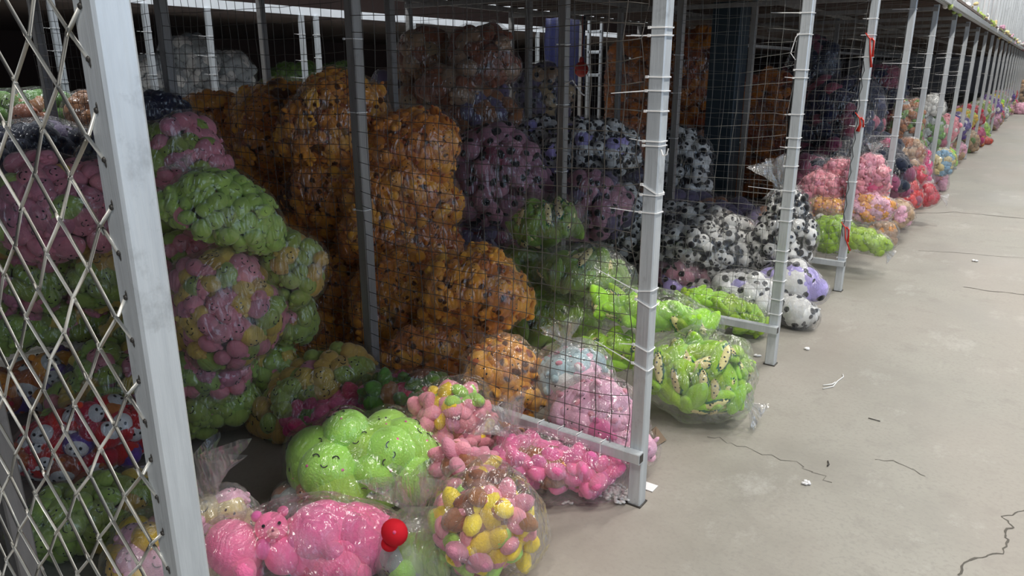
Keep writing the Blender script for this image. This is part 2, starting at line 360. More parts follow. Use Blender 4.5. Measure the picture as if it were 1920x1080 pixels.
for k, Y in enumerate(ROWY):
    XF = XF0 - .02 * min(max(k - 2, 0), 3)
    off = (XF, Y, 0); root = empty('cage_fence', off)
    if k < len(WHICH): tag(root, WHICH[k], 'fence')
    else: tag(root, ('eighth ninth tenth eleventh twelfth thirteenth fourteenth fifteenth sixteenth seventeenth eighteenth nineteenth twentieth'.split() + ['twenty-' + w_ for w_ in 'first second third fourth fifth sixth seventh eighth ninth'.split()] + ['thirtieth', 'thirty-first', 'thirty-second', 'thirty-third', 'thirty-fourth'])[k - 7]
             + (' cage partition from the camera, its thin post midway down the aisle' if k < 13 else ' cage partition from the camera, thin post toward the far aisle end'), 'fence', 'cage partitions along the aisle')
    post(root, XF, Y, off, 2.10 if k else 2.10)
    if k == 0:
        post(root, -1.98, .60, off, 2.1, GALV_SHADE)
        continue
    # bottom rail, fixed on the near side of the posts, and its ties
    if k < 10:
        ry = Y - PW - .018; xe = XE if k < 5 else XB
        rx0 = XM if k < 3 else XM
        m = MB().box((rx0, ry - .018, .186), (XF + .03, ry + .018, .226), .003); m.obj('bottom_rail', GALV, root, off)
        MB().box((XF + .0302, ry - .013, .191), (XF + .0312, ry + .013, .221)).obj('rail_hollow', WELD, root, off)  # dark plate standing for the shaded hollow of the open rail
        MB().box((xe, ry - .015, 2.04), (XF + .02, ry + .015, 2.08), .003).obj('top_rail', GALV_SHADE, root, off)
    if k < 7:
        for x in (XM, XB, XE): post(root, x, Y, off, 2.1, GALV_SHADE)
    if k == 1:
        for x in (XB, XM): wmesh(root, x - (1.35 if x == XB else 1.33) , x - .03, Y, .2, 2.08, .062, .0029, k * 7 + x, off, 0, 3, -.03)
        wmesh(root, XM + .03, XF - .035, Y,   .205, 2.08, .062, .0031, 11, off, 1.0, 4, -.032)
        for x in (-2.05, -1.93, -1.80, -1.67, -1.52, -1.37, -1.27, -1.19, -1.12): rtie(root, off, x + random.uniform(-.02, .02), Y - PW - .018, .206, .0215, random.choice([0, 0, .05, .09]))
    elif k in (2, 3, 4, 5):
        wmesh(root, XM + .03, XF - .035, Y, .205, 2.08, .065, .0024, 11 + k, off, 1.0, 3, -.032)
        if k < 4: wmesh(root, XB + .03, XM - .03, Y, .2, 2.08, .068, .0024, 41 + k, off, 0, 3, -.03)
        for x in (-1.9, -1.62, -1.5, -1.3): rtie(root, off, x, Y - PW - .018, .206, .0215, random.choice([0, .06]))
    elif k < 9:
        wmesh(root, XM + .03, XF - .035, Y, .205, 2.08, .09, .003, 11 + k, off, 1.0, 3, -.032)
    if k in TIES:
        pp = project((XF, Y, 1.0)); 
        for (py, tilt, tail) in TIES[k]:
            z = zat(pp[0], py, XF, Y); up = .12 if tail > .12 and py > 500 else random.uniform(-.1, .12)
            if k == 1 and py in (545, 680): ztie(root, off, XF, Y, z, tilt, tail, (-1, -.2, .45))
            elif k == 1 and py == 264:
                o = ztie(root, off, XF, Y, z, tilt, .05, (-1, 0, .1))
            else: ztie(root, off, XF, Y, z, tilt, tail, (-1, -.25, up), tz=0)
    elif k < 15:
        for z in (.5, .95, 1.35, 1.75): ztie(root, off, XF, Y, z + random.uniform(-.1, .1), 0, random.choice([0, .08]), (-1, -.2, .1))
    if k in (1, 2, 3):       # thin ties on the inner posts
        for z in (.95, 1.33, 1.62): ztie(root, off, XM, Y, z + random.uniform(-.05, .05), 0, 0, name='zip_tie')
    # foot weld / base plate
    MB().box((XF - .03, Y - .03, 0), (XF + .03, Y + .03, .005)).obj('foot_plate', WELD, root, off)
    if k == 1:      # loose hook of the double tie
        MB().tube([(XF + .028, Y - .02, 1.262), (XF + .04, Y - .03, 1.245), (XF + .052, Y - .03, 1.25), (XF + .056, Y - .03, 1.268)], .0024, 4).obj('zip_tie', NYLON, root, off)
    if k == 3:
        for (py, ln, sx) in ((78, .16, .01), (225, .07, -.02), (430, .14, .03)):
            z = zat(1600, py, XF, Y); m = MB()
            m.tube([(XF - .03, Y - .03, z + .05), (XF - .005, Y - .034, z + .02), (XF + .03, Y - .03, z + .0)], .007, 5, flatz=.5)
            m.tube([(XF + .0, Y - .035, z + .02), (XF + .012, Y - .04, z - ln * .4), (XF + .02 + sx, Y - .036, z - ln)], .012, 5, flatz=.4, taper=lambda u: .5 + .7 * u)
            m.tube([(XF + .012, Y - .035, z + .02), (XF + .028, Y - .042, z + .0), (XF + .03, Y - .036, z - ln * .6)], .009, 5, flatz=.4)
            m.obj('red_ribbon', RIBBON, root, off, True)['label'] = 'red ribbon'
        pts = [(XF - .02 + .012 * (j % 2), Y - .033, 1.55 - j * .055 + random.uniform(-.008, .008)) for j in range(22)]
        MB().tube(pts, .0022, 4).obj('loose_wire', WELD, root, off)
    if k == 2:
        zz = zat(1478, 100, XF, Y)
        MB().tube([(XF - .027, Y - .03, zz - .03), (XF - .05, Y - .035, zz + .0), (XF - .035, Y - .035, zz + .07), (XF - .02, Y - .03, zz + .09)], .0024, 4).obj('zip_tie', NYLON, root, off)
        MB().tube([(XM + .03, Y - .03, 1.42), (XM + .09, Y - .05, 1.44), (XM + .15, Y - .05, 1.37), (XM + .17, Y - .05, 1.36)], .004, 5).obj('zip_tie', NYLON, root, off)

XF = XF0
# row 0: thick crimped diamond mesh welded to the near post
root0 = [o for o in COL.objects if o.name == 'cage_fence'][0]; off = (XF, ROWY[0], 0)
dm = []
DX, DZ, YM = .118, .124, ROWY[0] - PW - .004
xr = XF - .033
for s in (1, -1):
    for j in range(-26, 34):
        pts = []; zr = .055 + j * DZ
        for q in [-.5] + list(range(0, 30)):      # from the post leftwards, one half-diamond per step
            x = xr - q * DX / 2 ; z = zr + s * q * DZ / 2
            if x < -1.95 or z < .1 or z > 2.08: 
                if len(pts) > 1: break
                pts = []; continue
            sg = 1 if int(q + j) % 2 else -1
            if q == -.5: pts.append((x, YM + .004, z)); continue
            for e in (-.15, .15):
                xx = x + e * DX / 2 * .5; zz = z - s * e * DZ / 2 * .5 
                pts.append((xx, YM - s * sg * .0022 + random.uniform(-.0006, .0006), zz + s * sg * .0028 + random.uniform(-.0012, .0012)))
        if len(pts) > 2:
            m = MB().tube(pts, .0027, 6); o = m.obj('diamond_wire', DWIRE, root0, off, True)
for j in range(-1, 17):   # welds on the post
    z = .055 + j * DZ
    if .1 < z < 2.05:
        for sg in (-1, 1):
            MB().ball((xr + .030, YM + .003, z + sg * .031), (.005, .0025, .0045)).ball((xr + .032, YM + .0035, z + sg * .036), (.0022, .001, .006)).obj('weld', WELD, root0, off, True)

# lit posts across the far side aisle
for i, y in enumerate((2.98, 3.75, 4.36, 5.46, 5.66, 7.2, 8.5, 10.0, 11.6, 13.2)):
    x = -6.6; root = empty('far_aisle_post', (x, y, 0))
    post(root, x, y, (x, y, 0), 2.05, GALV, 'tube')
    tag(root, ['bright steel post far behind the diamond mesh, upper left', 'lit steel post just left of the grey plush heap, far aisle',
        'lit steel post with white ties in front of the grey plush heap', 'left of two close lit posts with white ties, far aisle',
        'right of two close lit posts with white ties, far aisle', 'lit post left above the brown plush heap, far aisle',
        'thin lit post above the middle of the brown plush heap', 'thin lit post beside the blue sheet in the far aisle',
        'thin lit post, left one above the small red bag, far aisle', 'thin lit post, right one above the small red bag, far aisle'][i], 'post')
    for z in (1.18, 1.42, 1.62, 1.82): ztie(root, (x, y, 0), x, y, z + random.uniform(-.04, .04), 0, random.choice([0, .05, .12]), (-.8, -.6, .1))

# upper storey above the front edge
up = empty('upper_guard_frame', (XF, 20, 2.2)); tag(up, 'pale upper storey posts standing on the deck edge above the aisle', 'frame')
y = 2.9
while y < 44:
    MB().box((XF - .022, y - .02, 2.2), (XF + .022, y + .02, 4.9), .003).obj('upper_post', GALV, up, (XF, 20, 2.2)); y += .81
MB().box((XF + .03, 2, 2.10), (XF + .055, 46, 2.16), .003).obj('edge_rail', GALV, up, (XF, 20, 2.2))
v, f = [], []; ys = np.linspace(1.5, 50, 240)
for i_, yy in enumerate(ys):
    xx = -1.35 + .04 * math.sin(yy * 7) + .03 * math.sin(yy * 17.3)
    v += [(xx, yy, 2.2), (xx, yy, 5.2), (xx - .012, yy, 2.2), (xx - .012, yy, 5.2)]
    if i_: a = 4 * i_ - 4; b = 4 * i_; f += [(a, b, b + 1, a + 1), (a + 3, b + 3, b + 2, a + 2), (a + 1, b + 1, b + 3, a + 3)]
me = mesh_np('plastic_sheeting', v, f, [SHEETING]); tag(link(bpy.data.objects.new('plastic_sheeting', me)), 'white plastic sheeting hanging behind the upper storey posts', 'sheeting')
random.seed(31)
for i in range(46):    # scraps and plush ends poking over the deck edge
    y = 7.5 + i * .55 + random.uniform(-.1, .1); m = MB(); c = (XF + random.uniform(-.03, .05), y, 2.16 + random.uniform(-.03, .09))
    for q in range(5): m.ball((c[0] + random.uniform(-.04, .04), c[1] + random.uniform(-.1, .1), c[2] + random.uniform(-.06, .05)), (random.uniform(.015, .035), random.uniform(.03, .07), random.uniform(.015, .05)), 2)
    cc = random.choice(['white', 'green', 'cream', 'white', 'pastel', 'green']) if i < 38 else 'mauve'
    tag(m.obj('plush_bundle', plush(cc), smooth=True), f'{cc if cc != "mauve" else "purple"} soft scrap {["above the sixth to eighth posts", "above the ninth to eleventh posts", "further down the aisle", "near the far aisle end"][min(3, i // 9)]}, on the deck edge'.replace('pastel', 'pale pink'), 'bundle', f'{cc} scraps along the deck edge')

exec_after = []
# ================================================================ plush toys
def S(c, r, col, name='body', n=2, rot=0.0, tip=0.0):
    V, F = ico(n); V = V.copy()
    if tip: V[:, 0] *= 1 - tip * np.clip(V[:, 1], 0, 1) ** 2; V[:, 2] *= 1 - tip * np.clip(V[:, 1], 0, 1) ** 2
    V = V * np.array(r)
    if rot: cs, sn = math.cos(rot), math.sin(rot); V = V @ np.array([[cs, sn, 0], [-sn, cs, 0], [0, 0, 1]])
    return (name, col, V + np.array(c), F)
def arc(c, r, a0, a1, th, col, name, z0):
    pts = [(c[0] + r * math.cos(a0 + (a1 - a0) * k / 5), c[1] + r * math.sin(a0 + (a1 - a0) * k / 5), z0) for k in range(6)]
    m = MB().tube(pts, th, 3); F = []
    for q in m.f:
        for k in range(1, len(q) - 1): F.append((q[0], q[k], q[k + 1]))
    return (name, col, np.array(m.v), np.array(F))
def zigzag():
    V, F = [], []; N = 28
    for k in range(N):
        a = 2 * math.pi * k / N; rr = 1.0 if k % 2 else .86
        for (m_, z) in ((.8, .085), (rr * 1.12, .03)): V.append((.06 + .185 * m_ * math.cos(a), .46 * m_ * math.sin(a), z + .085))
    for k in range(N):
        a, b = 2 * k, 2 * ((k + 1) % N); F += [(a, a + 1, b + 1), (a, b + 1, b)]
    return ('zigzag_trim', '#darkgreen', np.array(V), np.array(F))
SPOT = '@'   # body colour placeholder, '@@' spotted
KINDS = {
 'egg': ('egg_plush', lambda: [S((0, 0, 0), (.46, .56, .42), '@', n=3, tip=.35)], lambda: [S((-.12, .08, .40), (.035, .05, .025), '#black', 'eye', 1), S((.14, .08, .40), (.035, .05, .025), '#black', 'eye', 1), arc((.01, 0, 0), .13, 3.6, 5.8, .016, '#black', 'mouth', .43), S((-.2, -.5, .1), (.13, .13, .12), '@', 'foot', 2), S((.2, -.5, .1), (.13, .13, .12), '@', 'foot', 2)]),
 'spot': ('spotted_plush', lambda: [S((0, .22, .05), (.36, .32, .30), '@@', n=3), S((0, -.22, 0), (.36, .36, .30), '@@', n=3), S((-.34, -.02, .05), (.13, .26, .13), '@@', rot=.7), S((.34, -.02, .05), (.13, .26, .13), '@@', rot=-.7), S((-.2, -.52, .1), (.15, .2, .17), '@@'), S((.2, -.52, .1), (.15, .2, .17), '@@')], lambda: [S((-.26, .5, .02), (.11, .13, .06), '#rust', 'ear', 2), S((.26, .5, .02), (.11, .13, .06), '#rust', 'ear', 2), S((0, .14, .31), (.15, .11, .08), '@', 'muzzle', 2), S((0, .19, .38), (.04, .03, .03), '#black', 'nose', 1), S((-.13, .28, .31), (.03, .04, .03), '#black', 'eye', 1), S((.13, .28, .31), (.03, .04, .03), '#black', 'eye', 1)]),
 'panda': ('panda_plush', lambda: [S((0, .2, .05), (.38, .33, .32), '#white', n=3), S((0, -.25, 0), (.34, .3, .28), '#white')], lambda: [S((-.29, .48, 0), (.14, .14, .1), '#black', 'ear', 2), S((.29, .48, 0), (.14, .14, .1), '#black', 'ear', 2), S((-.15, .22, .3), (.09, .12, .09), '#black', 'eye_patch', 2), S((.15, .22, .3), (.09, .12, .09), '#black', 'eye_patch', 2), S((0, .1, .36), (.05, .035, .04), '#black', 'nose', 1), S((-.34, -.14, .06), (.13, .25, .14), '#black', 'arm', 2, rot=.6), S((.34, -.14, .06), (.13, .25, .14), '#black', 'arm', 2, rot=-.6), S((-.2, -.5, .1), (.16, .18, .18), '#black', 'leg', 2), S((.2, -.5, .1), (.16, .18, .18), '#black', 'leg', 2)]),
 'pod': ('pod_plush', lambda: [S((0, 0, -.03), (.27, .60, .22), '@', n=3, tip=.45), S((.03, -.5, 0), (.1, .12, .09), '@')], lambda: [S((.08, 0, .13), (.14, .44, .12), '%cream', 'pulp', 3), zigzag()]),
 'podplain': ('pod_plush', lambda: [S((0, 0, 0), (.29, .60, .24), '@', n=3, tip=.45), S((.03, -.5, 0), (.1, .12, .09), '@')], lambda: []),
 'star': ('star_plush', lambda: [S((0, 0, 0), (.27, .27, .22), '@', n=2)] + [S((.34 * math.cos(a), .34 * math.sin(a), .03), (.20, .27, .15), '@', n=2, rot=a - math.pi / 2, tip=.22) for a in (1.571, 2.827, 4.084, 5.341, .314)], lambda: [S((0, -.02, -.12), (.3, .3, .15), '#brown', 'back_panel', 2), S((-.07, .1, .2), (.028, .028, .02), '#black', 'eye', 1), S((.07, .1, .2), (.028, .028, .02), '#black', 'eye', 1)]),
 'ball': ('ball_plush', lambda: [S((0, 0, 0), (.52, .50, .46), '@', n=3)], lambda: [arc((-.16, .1, 0), .06, .3, 2.8, .012, '#black', 'eye', .44), arc((.16, .1, 0), .06, .3, 2.8, .012, '#black', 'eye', .44), arc((0, .02, 0), .06, 3.5, 5.9, .012, '#black', 'mouth', .46), S((-.27, -.03, .37), (.05, .035, .02), '#hot', 'cheek', 1), S((.27, -.03, .37), (.05, .035, .02), '#hot', 'cheek', 1)]),
 'hood': ('hooded_plush', lambda: [S((0, .15, 0), (.42, .38, .34), '@', n=3), S((0, -.32, 0), (.4, .34, .3), '@')], lambda: [S((0, .14, .16), (.32, .28, .24), '#white', 'face', 3), S((-.12, .22, .37), (.05, .06, .03), '#black', 'eye', 1), S((.12, .22, .37), (.05, .06, .03), '#black', 'eye', 1), S((0, .08, .40), (.055, .04, .04), '#black', 'nose', 1), S((-.32, .45, .05), (.1, .1, .08), '@', 'ear', 2), S((.32, .45, .05), (.1, .1, .08), '@', 'ear', 2)]),
 'pig': ('piglet_plush', lambda: [S((0, .05, 0), (.48, .42, .38), '@', n=3), S((-.2, -.4, .05), (.14, .16, .14), '@'), S((.2, -.4, .05), (.14, .16, .14), '@')], lambda: [S((0, 0, .38), (.13, .09, .07), '#pink', 'snout', 2), S((-.3, .42, .05), (.12, .15, .07), '@', 'ear', 2, rot=.5), S((.3, .42, .05), (.12, .15, .07), '@', 'ear', 2, rot=-.5), S((-.18, .14, .33), (.03, .04, .025), '#black', 'eye', 1), S((.18, .14, .33), (.03, .04, .025), '#black', 'eye', 1)]),
 'plump': ('plump_plush', lambda: [S((0, .05, 0), (.52, .44, .36), '@', n=3), S((-.34, -.3, .02), (.17, .2, .15), '@', rot=-.5), S((.34, -.28, .02), (.17, .2, .15), '@', rot=.5)], lambda: []),
 'cow': ('patched_plush', lambda: [S((0, .12, 0), (.46, .44, .40), '@', n=3), S((0, -.35, 0), (.34, .28, .28), '@')], lambda: [S((-.2, .3, .18), (.2, .16, .17), '#black', 'patch', 2), S((.22, -.02, .22), (.16, .2, .17), '#black', 'patch', 2), S((-.1, -.4, .15), (.17, .14, .15), '#black', 'patch', 2)]),
 'fold': ('folded_plush', lambda: [S((0, 0, 0), (.55, .30, .2), '@', n=3, tip=.3), S((.1, .25, .05), (.4, .16, .14), '@', rot=.3), S((-.1, -.25, .04), (.42, .15, .15), '@', rot=-.2)], lambda: []),
}
_TM = {}
def mats_for(c, color):
    if c == '@': return plush(color)
    if c == '@@': return plush(color, 'rust')
    if c[0] == '#': return plush(c[1:])
    return plush(c[1:], 'black')
def join(parts, color):
    V, F, MI, mats = [], [], [], []; o = 0
    for (nm, c, v, f) in parts:
        m = mats_for(c, color)
        if m not in mats: mats.append(m)
        V.append(v); F.append(f + o); MI.append(np.full(len(f), mats.index(m))); o += len(v)
    return np.concatenate(V), np.concatenate(F), np.concatenate(MI), mats
def template(kind, color):
    k = (kind, color)
    if k not in _TM:
        name, base, extra = KINDS[kind]; b = base(); e = extra()
        jb = join(b, color); ja = join(b + e, color)
        lowb = [(n, c, v, f) for (n, c, v, f) in b + e if len(v) > 13]
        _TM[k] = dict(name=name, body=mesh_np(name + '_body', *[jb[0], jb[1]], jb[3], jb[2]), all=mesh_np(name, ja[0], ja[1], ja[3], ja[2]), arr=join(lowb, color),
                      parts=[(p[0], mesh_np(p[0], p[2], p[3], [mats_for(p[1], color)])) for p in e])
    return _TM[k]

BAGS = []
def bag(px, py, wp, hp, Y, roll, mix, size, where, label, dep=.8, film='c', rich=0, neck=None, z0=True, X=None, seed=None, fill=.97, cut=.0, n=4, sup=2.4, group=None, show=1.0):
    """a clear sack: its middle appears at (px, py), wp by hp across, standing on plane Y (or X)"""
    c = at_y(px, py, Y) if X is None else at_x(px, py, X)
    g = (project(c)[2]) / (c - EYEV).length; dz = (c - EYEV).normalized().z
    tf = 1.5 / max(1e-6, -dz + .72 * hp * g / (2 * FPX))      # nearest place where the sack still stands on the floor
    if tf > 0 and tf < (c - EYEV).length: c = EYEV + (c - EYEV).normalized() * tf
    q = project(c); s = q[2] / FPX; rx, rz = wp * s / 2, hp * s / 2
    u = (Vector((0, 0, 1)) * math.cos(PITCH * .6) + FV * math.sin(PITCH * .6)).normalized()
    az = (c - EYEV); az.z = 0; az.normalize(); r0 = Vector((az.y, -az.x, 0)); d0 = az
    u = Vector((0, 0, 1)); a = R(roll)
    xa = r0 * math.cos(a) - u * math.sin(a); za = r0 * math.sin(a) + u * math.cos(a)
    M = np.array([xa[:], d0[:], za[:]]).T; rad = np.array([rx, max(.06, dep * min(rx, rz * 1.2)), rz])
    BAGS.append(dict(c=np.array(c), M=M, rad=rad, mix=mix, size=size * s if size > 3 else size, where=where, label=label, film=film, rich=rich, neck=neck,
                     seed=len(BAGS) * 1.37 + 3, fill=fill, cut=cut, n=n, sup=sup, group=group, show=show, px=(px, py)))
    return BAGS[-1]
def surf(b, D):
    """points of the sack's skin for local directions D (n,3)"""
    p = b['sup']; f = (np.abs(D) ** p).sum(1) ** (-1 / p)
    nz = np.array([noise.noise(Vector((x * 1.5 + b['seed'], y * 1.5, z * 1.5))) * .27 + noise.noise(Vector((x * 4 + b['seed'], y * 4, z * 4 + 9))) * .05 for x, y, z in D])
    P = (D * f[:, None] * (1 + nz)[:, None]) * b['rad']; P[:, :2] *= (1.02 - .14 * D[:, 2:3])
    return P @ b['M'].T + b['c']
def fib(n, seed=0):
    i = np.arange(n) + .5; ph = np.arccos(1 - 2 * i / n); th = math.pi * (1 + 5 ** .5) * i + seed
    return np.stack([np.cos(th) * np.sin(ph), np.sin(th) * np.sin(ph), np.cos(ph)], 1)
CAMP = np.array([0, 0, EYE])

GR = ('egg', 'green', 1); PK = ('egg', 'pink', 1); YL = ('egg', 'gold', 1)
def em(g, p, y): return [('egg', 'pink', p), ('egg', 'green', g), ('egg', 'gold', y)]
SP = [('spot', 'orange', 2), ('spot', 'amber', 1)]
# --- first bay, left heap of egg-shaped plush
bag(345, 285, 150, 135, 1.80, 0, em(1.0, 1.3, 0), 40, 'in the top sack of the left heap', 'clear sack of pink and green egg plush topping the left heap', neck=(.7, -.7, .09))
bag(300, 350, 90, 210, 1.72, 0, em(1.4, .2, .3), 38, 'in the slim sack behind the near post', 'slim clear sack of green egg plush just behind the near post')
bag(425, 395, 215, 140, 1.66, 28, em(2.4, .35, .25), 34, 'in the tilted sack of the left heap', 'tilted clear sack of mostly green egg plush high on the left heap', neck=(-.8, .55, .10), rich=1)
bag(352, 470, 130, 90, 1.72, 0, em(.4, 1.2, .5), 34, 'in the sack tucked under the tilted one', 'shaded clear sack tucked under the tilted green egg sack')
bag(545, 500, 120, 150, 1.88, -8, em(1.1, .1, 1.1), 36, 'in the sack at the heap right edge', 'clear sack of yellow and green egg plush at the heap right edge', rich=1)
bag(548, 590, 95, 120, 1.92, 0, em(1.8, .3, .2), 36, 'in the green sack below the heap right edge', 'clear sack of green egg plush low on the heap right edge')
bag(345, 530, 130, 110, 1.76, 0, em(.4, .2, 1.5), 36, 'in the yellow sack beside the near post', 'clear sack of yellow egg plush beside the near post')
bag(425, 572, 195, 215, 1.62, -6, [('egg', 'gold', 1.4), ('egg', 'pink', 1.0), ('egg', 'green', .5)], 42, 'in the big sack mid left heap', 'big clear sack of yellow and pink egg plush in the middle of the left heap', rich=1, film='h')
bag(400, 690, 150, 120, 1.60, 8, em(1, 1.2, .1), 40, 'in the shiny pink sack low on the left heap', 'shiny clear sack of pink and green plush low on the left heap', film='h')
bag(405, 762, 150, 100, 1.58, -14, em(2.2, .2, 0), 40, 'in the floor sack under the left heap', 'clear sack of green egg plush on the floor under the left heap')
bag(512, 690, 110, 120, 1.86, 0, em(1.5, .1, .8), 38, 'in the dim green sack behind the heap foot', 'dim clear sack of green and yellow plush behind the heap foot')
bag(590, 742, 245, 150, 1.90, -26, em(.8, .4, 1.4), 42, 'in the long mixed sack lying on the dark floor', 'long clear sack of yellow and green egg plush lying alone on the dark floor', rich=1)
# behind the diamond mesh
bag(132, 385, 250, 190, 1.45, 0, em(.35, 2.4, .1), 46, 'in the pink sack behind the diamond mesh', 'clear sack of pink egg plush behind the diamond mesh', rich=1)
bag(35, 425, 130, 140, 1.35, 0, em(.4, .4, 1.2), 42, 'in the yellow sack behind mesh, left edge', 'clear sack of yellow egg plush at the left edge behind the diamond mesh')
bag(90, 520, 230, 130, 1.40, 0, em(.9, 1.3, .2), 44, 'in the sack below the big pink one', 'clear sack of pink and green egg plush under the big pink sack behind mesh')
bag(215, 505, 140, 150, 1.55, 0, em(.9, .5, .9), 42, 'in the mixed sack left of the near post', 'clear mixed sack of egg plush close left of the near post behind mesh')
bag(120, 605, 260, 95, 1.42, 0, em(1.8, .6, .1), 42, 'in the dark green sack above the red hooded plush', 'flat dark sack of green egg plush above the red hooded plush')
bag(260, 620, 110, 100, 1.60, 0, em(.3, .5, 1.5), 42, 'in the small yellow sack by the near post', 'small clear sack of yellow egg plush left of the near post')
HD = [('hood', 'red', 1.6), ('hood', 'rust', .6), ('hood', 'orange', 1.1), ('hood', 'purple', .9), ('hood', 'amber', .8)]
bag(150, 705, 270, 130, 1.42, 0, HD, 66, 'in the upper hooded sack behind the mesh', 'upper clear sack of red, orange and purple hooded plush behind the diamond mesh', rich=1)
bag(165, 825, 250, 150, 1.45, 0, [('hood', 'red', 2), ('hood', 'rust', 1.6), ('hood', 'purple', .5)], 62, 'in the lower hooded sack behind the mesh', 'lower clear sack of dark red hooded plush behind the diamond mesh', rich=1)
bag(165, 970, 240, 150, 1.38, 0, em(2, .2, .3), 50, 'in the green sack on the floor behind the mesh', 'clear sack of green egg plush on the floor behind the diamond mesh')
bag(290, 1040, 180, 150, 1.12, 0, [('egg', 'pastel', 1.2), ('egg', 'yellow', .9), ('egg', 'lime', .5)], 60, 'in the pale sack at the bottom by the post', 'pale hazy sack of pastel plush at the foot of the near post', film='w')
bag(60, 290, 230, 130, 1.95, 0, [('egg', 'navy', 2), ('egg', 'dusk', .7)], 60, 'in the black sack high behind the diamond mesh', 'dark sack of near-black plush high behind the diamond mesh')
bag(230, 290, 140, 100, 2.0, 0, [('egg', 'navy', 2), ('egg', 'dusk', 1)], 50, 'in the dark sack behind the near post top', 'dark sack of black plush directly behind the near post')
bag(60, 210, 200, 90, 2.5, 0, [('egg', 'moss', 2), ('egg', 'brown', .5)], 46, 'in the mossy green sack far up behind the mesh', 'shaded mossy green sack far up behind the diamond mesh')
bag(300, 205, 100, 70, 2.1, 0, [('egg', 'navy', 1)], 36, 'in the small black sack behind the tall shaded post', 'small black plush sack at the foot of the tall shaded post')
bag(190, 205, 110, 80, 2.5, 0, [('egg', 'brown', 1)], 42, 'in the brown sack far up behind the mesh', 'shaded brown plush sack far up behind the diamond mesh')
# hidden supports of the left heap
bag(250, 720, 260, 180, 1.85, 0, em(1, 1, 1), 44, 'in the sack supporting the left heap from behind', 'dim sack of mixed egg plush supporting the left heap from behind')
bag(160, 480, 360, 300, 1.72, 0, em(1, 1, 1), 46, 'in the big dim sack behind the left heap', 'big dim sack of mixed egg plush behind the left heap')
# --- front of the first bay
bag(612, 915, 190, 100, 1.78, -24, [('egg', 'brown', 1), ('egg', 'grey', .6), ('egg', 'rust', .8)], 56, 'in the dim brown sack left of the lime one', 'dim sack of brown and grey plush sticking out left of the lime sack', film='h', neck=(-.9, -.2, .08))
bag(660, 770, 250, 130, 2.00, -8, [('star', 'rose', 2), ('star', 'hot', 1.2), ('egg', 'moss', .5)], 80, 'in the deep pink sack behind the lime sack', 'clear sack of deep pink star plush behind the lime sack')
bag(760, 742, 170, 80, 2.04, 0, [('star', 'moss', 2), ('star', 'rose', .5)], 72, 'in the dark green part behind the pink sack', 'shaded sack of dark green star plush beside the partition mesh')
bag(850, 792, 170, 175, 1.92, 12, [('star', 'yellow', .8), ('star', 'pink', 2.4), ('star', 'lime', .7), ('star', 'brown', .4)], 88, 'in the pink star sack leaning on the low rail', 'clear sack of pink, yellow and green star plush leaning at the low rail', rich=1)
bag(692, 868, 285, 195, 1.70, 0, [('ball', 'lime', 1)], 96, 'in the big lime sack at front', 'big clear sack of lime green smiling plush balls at the front', rich=1, neck=(.1, -1, .12), n=5)
bag(905, 985, 225, 235, 1.50, -12, [('star', 'lime', 1.3), ('star', 'yellow', 1.3), ('star', 'brown', .6), ('star', 'pink', 1.6)], 108, 'in the colourful sack at the aisle edge', 'clear sack of pink, lime, yellow and brown star plush at the aisle edge', rich=1, n=5, film='h')
bag(862, 885, 120, 70, 1.74, 8, [('star', 'pink', 2), ('star', 'yellow', .7)], 90, 'in the small pink sack above the colourful sack', 'small clear sack of pink star plush wedged above the colourful sack', rich=1)
bag(592, 1020, 320, 190, 1.26, 10, [('plump', 'hot', 3), ('plump', 'rose', .4)], 125, 'in the hot pink sack nearest the camera', 'big shiny sack of hot pink plush nearest the camera', rich=1, n=5, film='h', sup=2.2)['heroes'] = [(508, 1000, 62)]
bag(420, 1010, 150, 190, 1.22, 0, [('egg', 'pastel', 1), ('egg', 'cream', 1.2)], 70, 'in the crumpled pale sack beside the near post', 'crumpled nearly empty pale sack right of the near post', film='w', neck=(-.2, 1, .20))
bag(790, 1030, 160, 150, 1.42, 0, [('egg', 'lime', 1), ('egg', 'grey', .5)], 62, 'in the slack sack around the red plush', 'slack half empty sack with pale green plush beside the red plush', film='w', cut=-.1, neck=(-.1, 1, .18))
# --- second bay, orange wall of sacks
ob = [(430, 265, 190, 150, 2.75, 'top left orange sack'), (395, 350, 150, 150, 2.80, 'upper left orange sack'), (545, 250, 190, 160, 2.85, 'top middle orange sack'), (640, 235, 170, 170, 2.80, 'peaked orange sack by the inner post'),
      (770, 275, 150, 120, 2.90, 'rounded top right orange sack'), (745, 370, 190, 150, 2.85, 'upper right orange sack'), (520, 360, 230, 150, 2.78, 'centre orange sack left of the inner post'), (640, 350, 180, 160, 2.82, 'orange sack behind the inner post'),
      (590, 455, 240, 140, 2.75, 'middle orange sack under the centre one'), (750, 450, 190, 110, 2.80, 'orange sack beside the dusky pink heap'), (480, 450, 170, 150, 2.70, 'orange sack behind the green heap'),
      (640, 575, 180, 190, 2.68, 'low orange sack left of the inner post'), (765, 560, 190, 170, 2.62, 'low orange sack right of the inner post'), (890, 545, 170, 140, 2.60, 'orange sack beside the green pod heap'),
      (560, 640, 140, 120, 2.9, 'lowest shaded orange sack')]
for (x, y, a_, b_, Y, wh) in ob:
    bag(x, y, a_ * 1.12, b_ * 1.15, Y, random.uniform(-12, 12), SP, 37, 'in the ' + wh, 'clear sack of spotted orange plush, ' + wh, rich=0, sup=2.7)
bag(830, 655, 230, 120, 2.42, -6, SP, 44, 'in the domed orange sack below the inner post', 'domed clear sack of spotted orange plush right below the inner post')
bag(945, 707, 145, 150, 2.34, 0, [('spot', 'amber', 1)], 58, 'in the bright orange sack at the low rail', 'bright clear sack of yellow orange spotted plush touching the low rail', rich=1, film='h', n=5)
